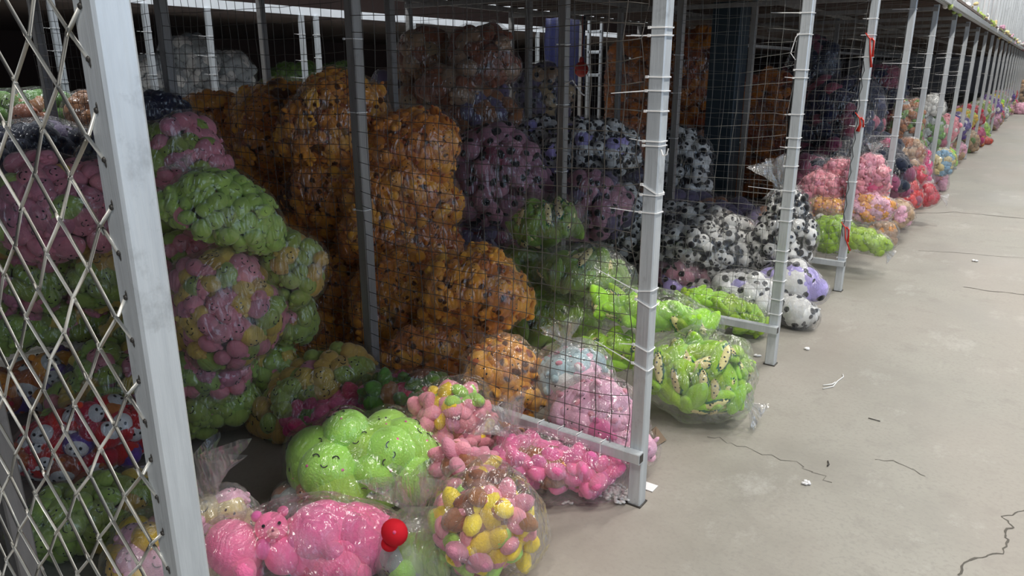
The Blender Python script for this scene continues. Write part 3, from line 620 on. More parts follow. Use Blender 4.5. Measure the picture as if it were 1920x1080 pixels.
bag(930, 782, 110, 42, 2.27, 8, [('spot', 'orange', 1)], 44, 'in the flat orange sack under the low rail', 'flat orange plush sack squeezed under the low rail')
# pastel pink by the post
bag(1075, 705, 150, 130, 2.52, 0, [('pig', 'teal', 1.2), ('pig', 'pastel', .6), ('pig', 'white', .5)], 60, 'in the pale teal sack left of the wrapped post', 'hazy clear sack of pale teal and white plush left of the wrapped post', film='w', neck=(-.2, .9, .13))
bag(1120, 785, 185, 150, 2.32, 0, [('pig', 'pastel', 2), ('pig', 'hot', .6), ('pig', 'amber', .25)], 62, 'in the pale pink sack behind the low rail', 'clear sack of pale pink piglet plush behind the low rail at the wrapped post', rich=1, film='h')
bag(1165, 835, 120, 85, 2.30, 0, [('pig', 'pastel', 1)], 62, 'in the pale pink sack under the low rail end', 'small pale pink sack bulging under the low rail end', film='c')
bag(1032, 872, 225, 118, 2.02, 8, [('star', 'hot', 3), ('star', 'brown', .35), ('star', 'amber', .2)], 90, 'in the flattened pink sack on the floor', 'flattened clear sack of bright pink star plush on the floor before the rail', film='h', rich=1, neck=(-.6, .7, .17), n=5)
# green pod sacks
PD = [('pod', 'pod', 1.5), ('podplain', 'pod', 1.7)]
bag(1020, 418, 150, 120, 3.25, -10, [('pod', 'pod_shade', 1.3), ('podplain', 'pod_shade', 1)], 60, 'in the top sack of the shaded pod heap', 'top sack of shaded green pod plush in front of a shaded post', rich=1)
bag(985, 510, 150, 120, 3.22, 0, [('pod', 'pod_shade', .3), ('podplain', 'pod_shade', 2)], 50, 'in the left sack of the shaded pod heap', 'left sack of the shaded green pod plush heap')
bag(1100, 515, 180, 120, 3.18, 10, [('pod', 'pod_shade', .5), ('podplain', 'pod_shade', 2)], 52, 'in the middle sack of the shaded pod heap', 'middle shiny sack of the shaded green pod plush heap', film='h')
bag(1035, 600, 190, 140, 3.12, 0, [('podplain', 'pod_shade', 2), ('pod', 'pod_shade', .2)], 50, 'in the bottom sack of the shaded pod heap', 'bottom sack of the shaded green pod plush heap')
bag(1220, 590, 220, 95, 3.10, 10, PD, 64, 'in the lime sack crossing behind the wrapped post', 'clear sack of lime pod plush crossing behind the wrapped post', rich=1, film='h')
bag(1150, 655, 130, 90, 3.0, 0, PD, 60, 'in the lime sack left of the wrapped post', 'small lime pod plush sack left of the wrapped post')
bag(1308, 703, 210, 168, 2.92, 10, PD, 62, 'in the bulging lime sack on the aisle floor', 'bulging clear sack of lime pod plush on the aisle floor', rich=1, film='h', neck=(.75, -.25, .09), n=5)
bag(1385, 690, 60, 60, 3.12, 10, PD, 46, 'in the end of the lime sack by the rail', 'narrow tip sack of lime pod plush beside the third partition post')
# --- third bay
bag(1350, 582, 175, 88, 4.05, 14, [('fold', 'pod', 1)], 46, 'in the flat green sack behind the third rail', 'flat clear sack of folded lime green plush behind the third rail', film='c')
PA = [('panda', 'white', 1)]
bag(1325, 468, 205, 150, 4.75, 6, PA, 37, 'in the wide panda sack behind the third mesh', 'wide clear sack of panda plush behind the third mesh', film='h')
bag(1260, 455, 130, 150, 4.95, 0, PA, 38, 'in the dim panda sack right of the wrapped post', 'dim clear sack of panda plush just right of the wrapped post')
bag(1470, 443, 112, 165, 4.75, 4, PA, 37, 'in the tall panda sack behind the third post', 'tall upright clear sack of panda plush behind the third post', film='c', neck=(-.4, 1, .22))
bag(1480, 535, 108, 92, 4.55, 0, [('cow', 'lilac', 1.4), ('cow', 'white', .8)], 52, 'in the lilac sack under the tall panda sack', 'clear sack of lilac and white plush under the tall panda sack', film='h')
bag(1490, 583, 80, 62, 4.42, 20, [('cow', 'white', 1), ('panda', 'white', .5)], 42, 'in the small white sack on the aisle floor', 'small white and black plush sack on the aisle floor by the third post', film='h')
bag(1395, 550, 120, 90, 4.35, 0, [('cow', 'white', 1.4), ('cow', 'lilac', .5)], 42, 'in the white patched sack above the flat green one', 'clear sack of white patched plush above the flat green sack', film='h')
bag(1285, 520, 110, 80, 4.6, 0, [('cow', 'lilac', 1), ('cow', 'mauve', 1), ('cow', 'white', .6)], 38, 'in the lilac sack below the wide panda sack', 'small lilac and mauve plush sack below the wide panda sack')
bag(925, 335, 205, 200, 4.10, 0, [('cow', 'mauve', 2), ('cow', 'plum', .6)], 46, 'in the dusky pink sack right of the orange heap', 'large dusky pink and black plush sack right of the orange heap')
bag(915, 440, 180, 90, 4.05, 0, [('egg', 'dusk', 1.5), ('egg', 'plum', 1)], 34, 'in the dark purple sack under the dusky pink one', 'dark purple plush sack under the large dusky pink one')
bag(1110, 385, 140, 130, 4.3, 0, [('cow', 'mauve', 1.3), ('cow', 'dusk', 1)], 42, 'in the dusky pink sack right of the shaded post', 'dusky pink plush sack just right of the shaded inner post')
bag(1160, 420, 110, 150, 4.6, 0, PA, 38, 'in the shaded panda sack left of the wrapped post', 'shaded panda plush sack left of the wrapped post')
bag(1110, 280, 170, 120, 4.9, 0, PA + [('cow', 'lilac', .5)], 34, 'in the upper shaded panda sack', 'upper shaded black and white plush sack behind the third mesh', )
bag(1000, 275, 120, 110, 5.0, 0, PA + [('cow', 'lilac', .5)], 33, 'in the small panda sack above the dusky pink', 'small shaded panda sack above the dusky pink one')
bag(1020, 185, 110, 120, 6.0, 0, [('cow', 'dusk', 1), ('cow', 'tan', .6), ('cow', 'white', .3)], 34, 'in the dusky sack under the blue sheet', 'dusky grey plush sack stacked below the blue sheet')
bag(1040, 400, 200, 220, 5.2, 0, [('cow', 'dusk', 1), ('cow', 'plum', .6)], 40, 'in the shaded sack behind the green pod heap', 'shaded plum plush sack behind the green pod heap')
bag(1280, 320, 110, 165, 6.1, -12, PA, 38, 'in the tilted panda sack before the teal pillar', 'tilted panda plush sack in front of the dark teal pillar')
# brown and rust heaps deep inside
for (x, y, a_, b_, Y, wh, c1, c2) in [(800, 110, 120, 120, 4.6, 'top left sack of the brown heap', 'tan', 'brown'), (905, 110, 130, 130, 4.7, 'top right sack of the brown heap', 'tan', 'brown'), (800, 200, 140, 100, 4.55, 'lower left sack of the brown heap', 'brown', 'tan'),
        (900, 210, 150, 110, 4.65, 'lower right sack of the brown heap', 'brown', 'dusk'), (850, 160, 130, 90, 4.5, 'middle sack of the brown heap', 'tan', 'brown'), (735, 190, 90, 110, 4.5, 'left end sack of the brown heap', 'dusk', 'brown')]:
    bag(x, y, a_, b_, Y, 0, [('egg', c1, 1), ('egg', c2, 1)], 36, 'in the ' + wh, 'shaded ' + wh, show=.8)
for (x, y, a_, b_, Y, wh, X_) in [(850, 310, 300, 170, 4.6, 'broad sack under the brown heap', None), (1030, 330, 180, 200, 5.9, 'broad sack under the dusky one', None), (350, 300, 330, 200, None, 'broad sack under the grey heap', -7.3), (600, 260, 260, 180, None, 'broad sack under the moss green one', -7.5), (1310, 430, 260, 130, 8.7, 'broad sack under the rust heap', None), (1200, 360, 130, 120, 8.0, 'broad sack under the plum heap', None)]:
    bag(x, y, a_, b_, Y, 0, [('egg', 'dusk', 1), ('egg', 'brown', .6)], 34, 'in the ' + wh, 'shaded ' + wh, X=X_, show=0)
for (x, y, a_, b_, Y, wh) in [(1570, 230, 150, 170, 8.2, 'added dark backing sack above the pink sacks'), (1520, 345, 80, 110, 6.9, 'added dark backing sack behind the tall panda sack'), (1640, 200, 110, 150, 10.0, 'added dark backing sack behind the ribbon post'), (1590, 340, 200, 170, 8.0, 'added dark backing sack behind the pink sacks'), (1520, 160, 100, 170, 9.6, 'added dark backing sack above the tall panda sack'), (1525, 260, 100, 150, 9.4, 'added dark sack between panda sack and rust heap')]:
    bag(x, y, a_, b_, Y, 0, [('egg', 'plum', 1), ('egg', 'navy', 2)], 30, 'in the ' + wh, wh, show=0, sup=3.2)  # backing sacks added for the dark depth, shade put in plum and navy
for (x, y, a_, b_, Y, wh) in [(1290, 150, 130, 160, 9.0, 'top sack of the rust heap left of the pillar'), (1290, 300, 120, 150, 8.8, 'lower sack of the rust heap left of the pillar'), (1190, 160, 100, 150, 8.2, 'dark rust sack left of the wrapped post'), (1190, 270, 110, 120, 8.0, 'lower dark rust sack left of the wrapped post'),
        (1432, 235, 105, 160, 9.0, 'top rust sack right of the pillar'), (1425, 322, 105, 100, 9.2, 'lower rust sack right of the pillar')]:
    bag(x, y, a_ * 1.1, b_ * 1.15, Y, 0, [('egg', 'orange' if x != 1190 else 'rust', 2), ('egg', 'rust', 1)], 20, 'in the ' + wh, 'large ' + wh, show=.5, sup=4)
for (x, y, a_, b_, Y, wh) in [(290, 170, 130, 130, 3.6, 'left sack of the grey heap'), (355, 120, 110, 110, 4.0, 'top sack of the grey heap'), (430, 140, 90, 90, 4.3, 'right upper sack of the grey heap'), (400, 185, 150, 90, 4.2, 'low right sack of the grey heap'), (330, 190, 120, 70, 4.0, 'low middle sack of the grey heap')]:
    b_x = -7.3; bag(x, y, a_, b_, None, 0, [('egg', 'grey', 1), ('egg', 'white', .7)], 22, 'in the ' + wh, 'far ' + wh + ' beyond the side aisle', X=b_x, show=.8)
bag(560, 155, 120, 80, None, 0, [('egg', 'moss', 1)], 20, 'in the far moss green sack past the side aisle', 'far mossy green plush sack beyond the side aisle above the orange heap', X=-7.4)
bag(640, 150, 90, 70, None, 0, [('egg', 'moss', 1)], 20, 'in the far moss sack behind the inner post', 'far mossy green plush sack behind the inner post', X=-7.6)
# --- fourth bay
bag(1540, 352, 80, 75, 6.3, 0, [('pig', 'pink', 2), ('pig', 'yellow', .3)], 22, 'in the round pink sack left of the ribbon post', 'round clear sack of pink plush left of the red ribbon post')
bag(1572, 318, 60, 50, 6.4, 0, [('pig', 'pink', 1)], 20, 'in the little pink sack behind the ribbon post', 'little clear sack of pink plush behind the red ribbon post')
bag(1625, 335, 85, 90, 6.3, 0, [('pig', 'pink', 2), ('pig', 'rose', .4)], 22, 'in the tall pink sack right of the ribbon post', 'tall clear sack of pink plush right of the red ribbon post', neck=(.1, 1, .1))
bag(1550, 392, 75, 55, 6.2, 0, [('pig', 'amber', 1), ('pig', 'tan', .8)], 20, 'in the amber sack under the round pink one', 'clear amber plush sack under the round pink one', film='h')
bag(1625, 390, 90, 60, 6.2, 0, [('pig', 'pastel', 1), ('pig', 'amber', 1)], 20, 'in the peach sack under the tall pink one', 'clear peach plush sack under the tall pink one', film='h')
bag(1560, 438, 80, 75, 6.05, 0, [('egg', 'pod', 2), ('egg', 'white', .8)], 20, 'in the lime sack left of the ribbon post', 'lime and white plush sack left of the ribbon post foot', film='h')
bag(1620, 450, 85, 48, 6.0, 10, [('egg', 'pod', 2), ('egg', 'white', .5)], 20, 'in the lime sack right of the ribbon post', 'flat lime and white plush sack right of the ribbon post foot', film='h', neck=(.9, -.3, .08))
bag(1655, 438, 50, 50, 6.85, 0, [('egg', 'tan', 1), ('egg', 'amber', .5)], 18, 'in the tan sack on the floor by the fifth post', 'small tan plush sack on the aisle floor at the fifth post', film='h')
bag(1680, 400, 60, 50, 7.4, 0, [('egg', 'tan', 1), ('egg', 'pastel', .5)], 18, 'in the pale tan sack behind the fifth rail', 'pale tan plush sack behind the fifth rail', film='h')
# --- fifth and sixth bays
bag(1660, 345, 60, 80, 8.1, 0, [('egg', 'plum', 1)], 20, 'in the dark sack under the dim rose one', 'dark plum sack under the dim rose one', show=0)
bag(1660, 290, 50, 60, 8.0, 0, [('pig', 'rose', 1), ('pig', 'mauve', 1)], 20, 'in the dim rose sack high in the fifth bay', 'dim rose plush sack high in the fifth bay', film='h')
bag(1700, 290, 60, 60, 8.1, 0, [('egg', 'tan', 1), ('egg', 'brown', .6)], 18, 'in the tan sack high in the fifth bay', 'tan plush sack stacked on the red one, fifth bay', film='h')
bag(1695, 325, 70, 50, 8.0, 0, [('egg', 'red', 1), ('egg', 'tan', .5)], 18, 'in the red and tan sack mid fifth bay', 'red and tan plush sack in the middle of the fifth bay', film='h')
bag(1690, 362, 70, 60, 7.9, 0, [('egg', 'red', 2), ('egg', 'plum', 1)], 18, 'in the dark red sack behind the fifth rail', 'dark red plush sack behind the fifth rail', film='h')
bag(1732, 366, 52, 44, 8.35, 10, [('egg', 'red', 1)], 18, 'in the bright red sack on the aisle floor', 'bright red plush sack on the aisle floor beside the sixth post', film='h', neck=(.9, .2, .10))
bag(1725, 335, 44, 100, 9.3, 0, [('egg', 'rose', 1), ('egg', 'white', .4)], 16, 'in the rose sack beyond the sixth post', 'rose plush sack just beyond the sixth post', film='h')
bag(1755, 335, 40, 60, 60.0, 0, [('egg', 'pastel', 1), ('egg', 'orange', .4)], 15, 'in the peach sack beyond the bright red one', 'peach plush sack on the floor beyond the bright red one', film='w')
bag(1765, 305, 44, 50, 10.6, 0, [('egg', 'blue', 1), ('egg', 'cream', .6)], 14, 'in the light blue sack', 'light blue plush sack at the eighth post', film='h')
bag(1708, 310, 60, 100, 9.6, 0, [('egg', 'plum', 1), ('egg', 'moss', 1)], 15, 'in the dark sack under the mossy heap', 'dark plush sack under the mossy heap behind the sixth post', show=0)
bag(1700, 235, 60, 90, 9.5, 0, [('egg', 'moss', 1), ('egg', 'brown', 1), ('egg', 'grey', .5)], 15, 'in the mossy heap behind the sixth post', 'mossy brown plush sack high behind the sixth post', film='h')
bag(1750, 200, 40, 40, 10.8, 0, [('egg', 'white', 1)], 14, 'in the white sack high past the sixth post', 'white plush sack stacked high past the sixth post', film='w')
bag(1745, 255, 50, 80, 10.8, 0, [('egg', 'grey', 1), ('egg', 'moss', .7), ('egg', 'plum', .4)], 14, 'in the grey green sack past the seventh post', 'grey green plush sack past the seventh post', film='h')
rs = random.Random(3)
FARC = [('white', 'grey'), ('pink', 'white'), ('tan', 'moss'), ('red', 'pastel'), ('lime', 'yellow'), ('purple', 'white'), ('rose', 'orange'), ('green', 'white'), ('pastel', 'tan'), ('yellow', 'lime')]
FN = ['white and grey', 'pink and white', 'tan and moss green', 'red and pale pink', 'lime and yellow', 'purple and white', 'rose and orange', 'green and white', 'pale pink and tan', 'yellow and lime']
PLACE = ['past the eighth post', 'past the ninth post', 'past the tenth post', 'past the eleventh post', 'past the twelfth post', 'toward the far aisle end', 'near the far aisle end', 'at the far aisle end']
for i in range(30):
    Y = 11.2 + (i // 2) * 1.62 + .3 * (i // 2 % 2); lay = i % 2; c1 = i * 7 % 10
    x = -1.25 - .06 * lay + rs.uniform(-.03, .06); z = .2 + .40 * lay
    q = project((x, Y, z)); s_ = q[2] / FPX; c = FARC[c1]
    sz = rs.uniform(.42, .62)
    pl = PLACE[min(7, int((Y - 11) / 3.2))]; st = 'upper' if lay else 'floor'
    bag(q[0], q[1], sz / s_, sz * .85 / s_, Y, 0, [('egg', c[0], 1), ('egg', c[1], .6)], .11, 'in the ' + FN[c1] + ' sack ' + pl, f'{st} sack of {FN[c1]} plush {pl}', film='h', n=3)
for (x, y, a_, b_, Y, col, wh) in [(1839, 250, 30, 42, 60.0, 'lime', 'lime sack sticking into the aisle midway'), (1845, 264, 24, 18, 60.0, 'red', 'red sack sticking into the aisle midway'), (1860, 235, 22, 20, 60.0, 'hot', 'pink sack sticking into the far aisle'),
        (1892, 205, 26, 18, 60.0, 'rose', 'rose sack lying at the far aisle end'), (1906, 180, 40, 56, 60.0, 'tan', 'tan sack pile at the aisle end'), (1917, 205, 30, 24, 60.0, 'pastel', 'pale pink sack at the frame edge')]:
    bag(x, y, a_, b_, Y, 0, [('egg', col, 1)], 9, 'in the ' + wh, wh, film='h', n=3)
for (x, y, a_, b_, Y, wh) in [(1320, 590, 1, 1, 4, 'x')][:0]: pass


def hidden(p, me_):
    """is point p behind another sack as seen from the eye"""
    for o in BAGS:
        if o is me_: continue
        a = (CAMP - o['c']) @ o['M'] / o['rad']; d = (p - CAMP) @ o['M'] / o['rad']
        A = d @ d; B_ = 2 * a @ d; C_ = a @ a - .80; di = B_ * B_ - 4 * A * C_
        if di > 0:
            t = (-B_ - math.sqrt(di)) / (2 * A)
            if 0 < t < .985: return True
    return False
TOYS = []
rng = np.random.RandomState(5)
for b in BAGS:
    s = b['size']; ra = b['rad']; pp = 1.6
    heroes = b.get('heroes', [])
    area_ = 4 * math.pi * (((ra[0] * ra[1]) ** pp + (ra[0] * ra[2]) ** pp + (ra[1] * ra[2]) ** pp) / 3) ** (1 / pp)
    kd = b['mix'][0][0]; N = int(min(420, max(14, area_ / (s * s * dict(star=.32, pod=.30, podplain=.30, pig=.42, hood=.42).get(kd, .50))))); D = fib(N, b['seed'])
    # even the spread over a stretched sack
    D = D * ra ** .35; D /= np.linalg.norm(D, axis=1)[:, None]
    D += rng.normal(0, .05, D.shape); D /= np.linalg.norm(D, axis=1)[:, None]
    P = surf(b, D); Nn = (D / ra) @ b['M'].T; Nn /= np.linalg.norm(Nn, axis=1)[:, None]
    ks = [m[0] for m in b['mix']]; ws = np.array([m[2] for m in b['mix']], float); ws /= ws.sum()
    clus = [noise.noise(Vector((x * 1.9 + b['seed'] * 3, y * 1.9, z * 1.9))) for x, y, z in D]
    for i in range(N):
        t = rng.uniform(.8, 1.15); sz = s * t
        if b['cut'] and D[i][2] > b['cut']: continue
        p = P[i] - Nn[i] * sz * (rng.uniform(.34, .62) + (.12 if kd in ('star', 'pod', 'pig') else 0))
        if p[2] < sz * .36: p[2] = sz * .36 + rng.uniform(0, .01)
        v = CAMP - p; v /= np.linalg.norm(v); fac = v @ Nn[i]
        if p[1] - sz * .5 < .53 and p[0] < -.9: continue
        if any((((p - o['c']) @ o['M'] / o['rad']) ** 2).sum() < .5 for o in BAGS if o is not b): continue
        if heroes:
            qq = project(p)
            if any(math.hypot(qq[0] - h[0], qq[1] - h[1]) < h[2] for h in heroes): continue
        r_ = .5 + .5 * np.clip(clus[i] * 2.4, -1, 1); r_ = rng.uniform() if kd == 'pod' else .35 * r_ + .65 * rng.uniform() if kd == 'star' else .55 * r_ + .45 * rng.uniform()
        k = int(np.searchsorted(np.cumsum(ws), min(.9999, max(0, r_)))); k = min(k, len(ks) - 1)
        q = project(p); kind, color = b['mix'][k][0], b['mix'][k][1]
        vis = fac > -.25 and q and -40 < q[0] < 1960 and -40 < q[1] < 1120 and not hidden(p, b)
        TOYS.append(dict(b=b, p=np.array(p), n=Nn[i], s=sz, kind=kind, color=color, vis=vis, px=(sz * FPX / q[2]) if q else 0, fac=fac))
# at most 300 of a kind become objects of their own: those that show largest
byname = {}
for t in TOYS:
    if t['vis'] and t['px'] > 10 and rng.uniform() < t['b']['show']: byname.setdefault(KINDS[t['kind']][0], []).append(t)
for k, L in byname.items():
    L.sort(key=lambda t: -t['px'] * (1 + .4 * t['fac']))
    for t in L[:300]: t['one'] = True
def toy_matrix(t):
    n = Vector(t['n']); up = Vector((0, 0, 1)); n = (n + Vector(rng.normal(0, .16 if t['kind'] in ('pod', 'podplain') else .28, 3))).normalized()
    x = up.cross(n)
    if x.length < .1: x = Vector((1, 0, 0))
    x.normalize(); y = n.cross(x); m = Matrix((x, y, n)).transposed()
    return m @ Matrix.Rotation(rng.uniform(-1.9, 1.9) if t['kind'] not in ('pod', 'podplain', 'fold') else rng.uniform(-3.1, 3.1), 3, 'Z')
SHAPE = dict(plump='plump plush', egg='egg plush', spot='spotted plush', panda='panda plush', pod='seeded melon pod plush',
             podplain='melon pod plush', star='star plush', ball='smiling ball plush', hood='white-faced hooded plush', pig='piglet plush',
             cow='black-patched plush', fold='folded plush')
CNAME = dict(lime='lime', pod='lime', pod_shade='green', rose='deep pink', hot='bright pink', gold='dull yellow', amber='amber', rust='russet', pastel='pale pink',
             teal='pale teal', plum='dark plum', darkgreen='dark green', dusk='dusky purple', moss='dark green', navy='near-black', blue='light blue')
rest = {}
for b in BAGS: b['toys'] = []
for t in TOYS: t['b']['toys'].append(t)
for t in TOYS:
    b = t['b']; T = template(t['kind'], t['color']); m3 = toy_matrix(t)
    if t.get('one'):
        rich = b['rich'] and t['fac'] > .05 and t['px'] > 24
        o = bpy.data.objects.new(T['name'], T['body'] if rich else T['all'])
        o.matrix_world = Matrix.LocRotScale(Vector(t['p']), m3.to_quaternion(), Vector((t['s'],) * 3)); link(o)
        cn = CNAME.get(t['color'], t['color']); sh = SHAPE[t['kind']]
        if t['kind'] == 'panda': cn = ''
        q = project(t['p']); bc = project(b['c']); hx = b['rad'][0] * FPX / bc[2]; hz = b['rad'][2] * FPX / bc[2]
        vx, vy = (q[0] - bc[0]) / hx, (q[1] - bc[1]) / hz
        pos = ('upper' if vy < -.35 else 'lower' if vy > .35 else 'mid') + ' ' + ('left' if vx < -.33 else 'right' if vx > .33 else 'centre')
        lab = f'{cn} {sh} at {pos} {b["where"]}'.strip()
        if len(lab.split()) > 16: lab = lab.replace(' at ' + pos, ', ' + pos)
        while len(lab.split()) > 16 and ' the ' in lab.split(' in the ', 1)[-1]:
            h_, t_ = lab.split(' in the ', 1); lab = h_ + ' in the ' + ''.join(t_.rsplit('the ', 1))
        tag(o, lab, 'plush toy', f'{cn} {sh} toys {b["where"]}'.strip())
        if rich:
            for nm, me in T['parts']: link(bpy.data.objects.new(nm, me), o)
    else:
        rest.setdefault(id(b), []).append((t, T, np.array(m3)))
# everything packed deeper in a sack, joined
for b in BAGS:
    V, F, MI, mats = [], [], [], []; o = 0
    def add(arr, m3, s, p):
        global o
        v, f, mi, ms = arr
        idx = []
        for m in ms:
            if m not in mats: mats.append(m)
            idx.append(mats.index(m))
        V.append((v * s) @ m3.T + p); F.append(f + o); MI.append(np.array(idx)[mi]); o += len(v)
    for t, T, m3 in rest.get(id(b), []): add(T['arr'], m3, t['s'], t['p'])
    s = b['size'] * dict(plump=.75, star=.62, pod=.7, podplain=.7, pig=.8, ball=1.0, fold=.7).get(b['mix'][0][0], 1.25); n2 = int(min(170, max(6, 4 * math.pi * (b['rad'] ** 1.3).prod() ** .5 / (s * s) * 1.2)))
    for D in fib(n2, 1):
        k = b['mix'][rng.randint(len(b['mix']))]; kk = 'egg' if k[0] in ('pod', 'podplain', 'star') else k[0]
        fr = max(.2, 1 - 1.25 * b['size'] / b['rad'].min()) if b['rad'].min() > 1e-3 else .5
        p = (D * b['rad'] * min(fr, .74) * (.8 if b['mix'][0][0] in ('star', 'pig') else 1)) @ b['M'].T + b['c']; p[2] = max(p[2], s * .4)
        if b['cut'] and D[2] > b['cut']: continue
        V0, F0 = ico(2); m = plush(k[1]) if k[0] != 'panda' else plush('black')
        if m not in mats: mats.append(m)
        V.append(V0 * s * .5 + p); F.append(F0 + o); MI.append(np.full(len(F0), mats.index(m))); o += len(V0)
    me = mesh_np('packed_plush', np.concatenate(V), np.concatenate(F), mats, np.concatenate(MI))
    tag(link(bpy.data.objects.new('packed_plush', me)), f'more plush toys packed deeper {b["where"]}', 'plush toys', None, 'stuff')

# ---------------------------------------------------------------- the film of each sack
for b in BAGS:
    V0, F0 = ico(b['n']); V0 = V0.copy(); P = surf(b, V0)
    wr = np.array([noise.noise(Vector((x * 9 + b['seed'], y * 9, z * 4))) for x, y, z in V0]); rg = 1 - np.abs(wr) * 2
    amp = .012 if b['film'] == 'c' else .02
    Nn = (V0 / b['rad']) @ b['M'].T; Nn /= np.linalg.norm(Nn, axis=1)[:, None]
    C0 = b['c']; Dr = P - C0; L = np.linalg.norm(Dr, axis=1); Dr = Dr / L[:, None]; best = L * {'c': .83, 'h': .90, 'w': .98}[b['film']]
    for t in b['toys']:
        oc = t['p'] - C0; pr = Dr @ oc; h2 = (oc @ oc) - pr ** 2; rr = (t['s'] * dict(star=.52, pod=.48, podplain=.48, fold=.45).get(t['kind'], .52)) ** 2 - h2; ok = (rr > 0) & (pr > 0)
        ex = np.where(ok, pr + np.sqrt(np.maximum(rr, 0)), 0); best = np.maximum(best, np.minimum(ex, L * 1.35))
    E = F0[:, [0, 1]]; E = np.concatenate([E, F0[:, [1, 2]], F0[:, [2, 0]]])
    for it in range(2):
        sm = np.zeros(len(best)); cnt = np.zeros(len(best)); np.add.at(sm, E[:, 0], best[E[:, 1]]); np.add.at(cnt, E[:, 0], 1)
        best = np.maximum(best, sm / cnt) * .6 + .4 * sm / cnt
    P = C0 + Dr * (best + .007)[:, None] + Nn * (amp * .5 * (rg[:, None] - .3)); lowz = P[:, 2] < .006; P[lowz, 2] = .006 + .003 * np.abs(wr[lowz])
    c = b['c']; mat = {'c': FILM, 'h': FILMH, 'w': FILMC}[b['film']]
    me = mesh_np('toy_bag', P - c, F0, [mat]); o = bpy.data.objects.new('toy_bag', me); o.location = c; link(o)
    tag(o, b['label'], 'bag', b['group'])
    if b['neck']:
        (nx, nz, ln) = b['neck']; ax = Vector((b['M'][:, 0] * nx + b['M'][:, 2] * nz + b['M'][:, 1] * -.1)); ax.normalize()
        d = np.array([[nx * .9, -.1, nz * .9]]); d /= np.linalg.norm(d); base = Vector(surf(b, d)[0])
        base.z = max(base.z, .03); u_ = ax.orthogonal().normalized(); v_ = ax.cross(u_); VV, FF = [], []; NR, NS = 9, 40
        for r_ in range(NR):
            tt = r_ / (NR - 1); rr = ln * (.42 * (1 - tt / .3) ** 1.5 + .10 if tt < .3 else .10 + .42 * ((tt - .3) / .7) ** 1.2)
            for q in range(NS):
                an = 2 * math.pi * q / NS; pl = 1 + (.25 + .45 * tt) * math.sin(an * 7 + tt * 2 + b['seed']) + .3 * noise.noise(Vector((an * 2, tt * 4, b['seed'])))
                p = base + ax * (tt - .18) * ln + (u_ * math.cos(an) + v_ * math.sin(an) * .6) * rr * pl + Vector((0, 0, -ln * .35 * tt * tt if nz < .7 else 0))
                p.z = max(p.z, .008); VV.append(p - Vector(c))
        for r_ in range(NR - 1):
            for q in range(NS): FF.append((r_ * NS + q, r_ * NS + (q + 1) % NS, (r_ + 1) * NS + (q + 1) % NS, (r_ + 1) * NS + q))
        link(bpy.data.objects.new('bag_neck', mesh_np('bag_neck', VV, np.array(FF), [FILMH])), o)

# ================================================================ loose things
def loose(mb, name, mat, label, cat, smooth=True, group=None):
    o = mb.obj(name, mat, smooth=smooth); return tag(o, label, cat, group)
# red plush in the slack sack
p = at_y(740, 1005, 1.30); s = .044; m = MB(); m.ball(p + Vector((.0, 0, .012)), (s * .95, s * .8, s * .9), 3); m.ball(p + Vector((-.022, -.0, -.035)), (s * .6, s * .55, s * .5), 3)
o = loose(m, 'red_plush', flat('red_cloth', (.60, .012, .025), .8, spec=.2), 'single red plush toy lying between the hot pink and lime sacks', 'plush toy')
MB().ball(p + (EYEV - p).normalized() * s * .80 + Vector((0, 0, .012)), (.006, .006, .006), 2).obj('nose', plush('rose'), o, smooth=True)
# orange round plush at the brown sack
p = at_y(572, 850, 1.80); m = MB().ball(p, (.05, .045, .042), 3); m.ball(p + Vector((-.03, -.01, .035)), .016, 2).ball(p + Vector((.03, -.01, .038)), .016, 2)
loose(m, 'orange_plush', plush('orange'), 'round orange plush poking out left of the lime sack', 'plush toy')
# big plush face in the hot pink sack
hb_ = [b for b in BAGS if b.get('heroes')][0]; Df = fib(3000); Pf = surf(hb_, Df); bestd = 1e9
for P_, D_ in zip(Pf, Df):
    q_ = project(P_)
    if q_ and ((EYEV - Vector(P_)).dot(Vector(P_ - hb_['c'])) > 0): 
        dd_ = math.hypot(q_[0] - 508, q_[1] - 992)
        if dd_ < bestd: bestd = dd_; c = Vector(P_)
c = c + (c - EYEV).normalized() * .062; n_ = (EYEV - c).normalized(); xr_ = n_.cross(Vector((0, 0, 1))).normalized() * -1; yu = xr_.cross(n_) * -1
yu = n_.cross(xr_)
root = empty('bear_plush', c); tag(root, 'hot pink bear plush with black eyes facing up in the nearest sack', 'plush toy')
def hb(nm, x, y, z, r, col, n=3): 
    q = c + (xr_ * x + yu * y + n_ * z) * .82; return MB().ball(q, tuple(v * .82 for v in r) if isinstance(r, tuple) else r * .82, n).obj(nm, plush(col), root, tuple(c), True)
hb('head', 0, 0, -.01, (.062, .056, .058), 'hot'); hb('ear', -.045, .05, -.01, .02, 'hot'); hb('ear', .045, .05, -.01, .02, 'hot')
hb('muzzle', .004, -.018, .045, (.024, .02, .02), 'pink'); hb('eye', -.026, .012, .048, .0065, 'black', 2); hb('eye', .028, .012, .048, .0065, 'black', 2); hb('nose', .004, -.008, .066, .005, 'plum', 2)
hb('body', .03, -.10, -.02, (.07, .065, .07), 'hot'); hb('arm', -.035, -.065, .01, (.028, .028, .04), 'hot'); hb('arm', .07, -.07, .01, (.03, .028, .04), 'hot')
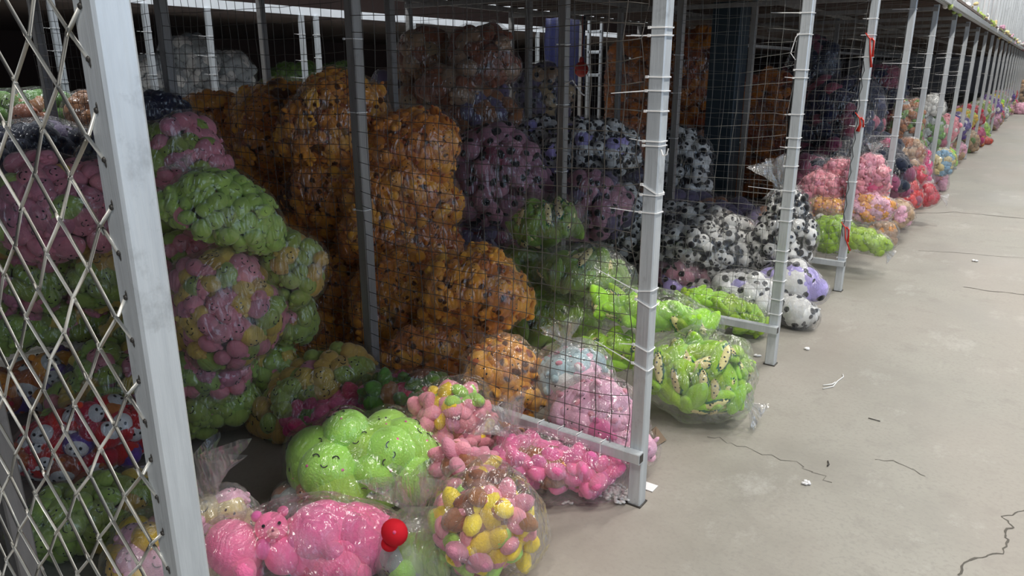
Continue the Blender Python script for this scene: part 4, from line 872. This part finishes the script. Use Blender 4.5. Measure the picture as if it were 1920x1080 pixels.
# fluff, paper, scraps on the floor
random.seed(12); p0 = at_z(1150, 930, 0); m = MB()
for i in range(110):
    a = random.uniform(0, 6.28); r = random.uniform(0, .075); m.ball((p0.x + r * math.cos(a) * 1.0, p0.y + r * math.sin(a) * .8, random.uniform(.004, .022)), (random.uniform(.006, .016), random.uniform(.006, .012), random.uniform(.004, .008)), 1)
loose(m, 'stuffing_fluff', plush('white'), 'clump of white stuffing fluff at the foot of the wrapped post', 'fluff')
p0 = at_z(1063, 947, 0); m = MB()
for i in range(9): m.ball((p0.x + random.uniform(-.015, .015), p0.y + random.uniform(-.015, .015), .005), (.006, .008, .005), 1)
loose(m, 'stuffing_fluff', plush('white'), 'tiny tuft of white fluff before the flattened pink sack', 'fluff')
p0 = at_z(1216, 915, 0); loose(MB().box((p0.x - .035, p0.y - .02, .002), (p0.x + .025, p0.y + .03, .004)), 'paper_scrap', PAPER, 'small white paper scrap tucked behind the wrapped post foot', 'paper', False)
p0 = at_z(1255, 800, 0)
q = at_z(1228, 835, 0); m = MB(); m.v = [(q.x - .05, q.y - .03, .003), (q.x + .01, q.y - .02, .003), (q.x + .025, q.y + .06, .006), (q.x - .03, q.y + .07, .05), (q.x - .05, q.y - .03, .035)]
m.f = [(0, 1, 2), (0, 2, 3), (0, 3, 4), (1, 2, 3)]; loose(m, 'cardboard_scrap', CARD, 'brown cardboard scrap standing behind the wrapped post', 'cardboard', False)
def stick(pix, r, mat, name, label, cat):
    pts = [at_z(x, y, 0) + Vector((0, 0, r + .001)) for x, y in pix]; loose(MB().tube(pts, r, 5), name, mat, label, cat)
stick([(1543, 730), (1562, 726), (1570, 716), (1581, 708), (1580, 703)], .003, NYLON, 'cut_zip_tie', 'bent white cut tie lying alone on the aisle floor', 'tie')
stick([(1543, 724), (1560, 722), (1566, 718)], .0035, NYLON, 'cut_zip_tie', 'short white cut tie end beside the bent one', 'tie')
stick([(1628, 785), (1640, 788), (1650, 791)], .002, WELD, 'twig', 'thin dark twig on the aisle floor', 'twig')
stick([(1552, 866), (1554, 872), (1551, 875)], .003, WELD, 'debris_bit', 'small dark bit on the near aisle floor', 'scrap')
for i, (x, y, wh) in enumerate([(1512, 907, 'near aisle floor'), (1512, 655, 'floor beside the third post'), (1828, 490, 'floor far right'), (1533, 580, 'floor by the lilac sack'), (1400, 672, 'floor at the third post foot'), (1420, 668, 'floor touching the third post foot'), (1700, 413, 'floor at the sixth post foot')]):
    p0 = at_z(x, y, 0); m = MB(); r = .008 + .0012 * p0.y
    for q in range(6): m.ball((p0.x + random.uniform(-r, r), p0.y + random.uniform(-r, r), r * .5), (r * .8, r * .7, r * .5), 1)
    loose(m, 'litter_scrap', PAPER, 'crumpled white scrap on the ' + wh, 'litter')
# deep inside: blue sheet, red bag, dark crates
p = at_y(1060, 110, 8.6); o = MB(); v, f = [], []
for i in range(13):
    for j in range(9): v.append((p.x - .32 + .05 * i, p.y + .03 * math.sin(i * 1.3) + .01 * math.sin(j), p.z - .38 + (2.14 - p.z + .38) / 8 * j))
for i in range(12):
    for j in range(8): a = i * 9 + j; f.append((a, a + 9, a + 10, a + 1))
o.v, o.f = v, f; so = loose(o, 'hanging_sheet', BLUESHEET, 'dark blue sheet hanging deep inside the cages', 'sheet'); md = so.modifiers.new('s', 'SOLIDIFY'); md.thickness = .006
p = at_y(1090, 130, 8.0); loose(MB().ball(p, (.09, .07, .09), 3).ball(p + Vector((0, 0, .1)), (.03, .03, .05), 2).tube([p + Vector((0, 0, .1)), Vector((p.x, p.y, 2.17))], .004, 4), 'red_bag', flat('red_bag_cloth', (.45, .04, .03)), 'small red bag hanging deep inside beside the pale window frame', 'bag')
p = at_y(1115, 95, 9.5); m = MB(); e = .02
for dx in (-.1, .1): m.box((p.x + dx - e, p.y - e, 0), (p.x + dx + e, p.y + e, p.z + .4), .004)
for dz in (-.33, -.02, .25): m.box((p.x - .1, p.y - e, p.z + dz - e), (p.x + .1, p.y + e, p.z + dz + e), .004)
loose(m, 'ladder_rack', GALV, 'pale ladder-like rack frame deep inside above the red bag', 'rack', False)
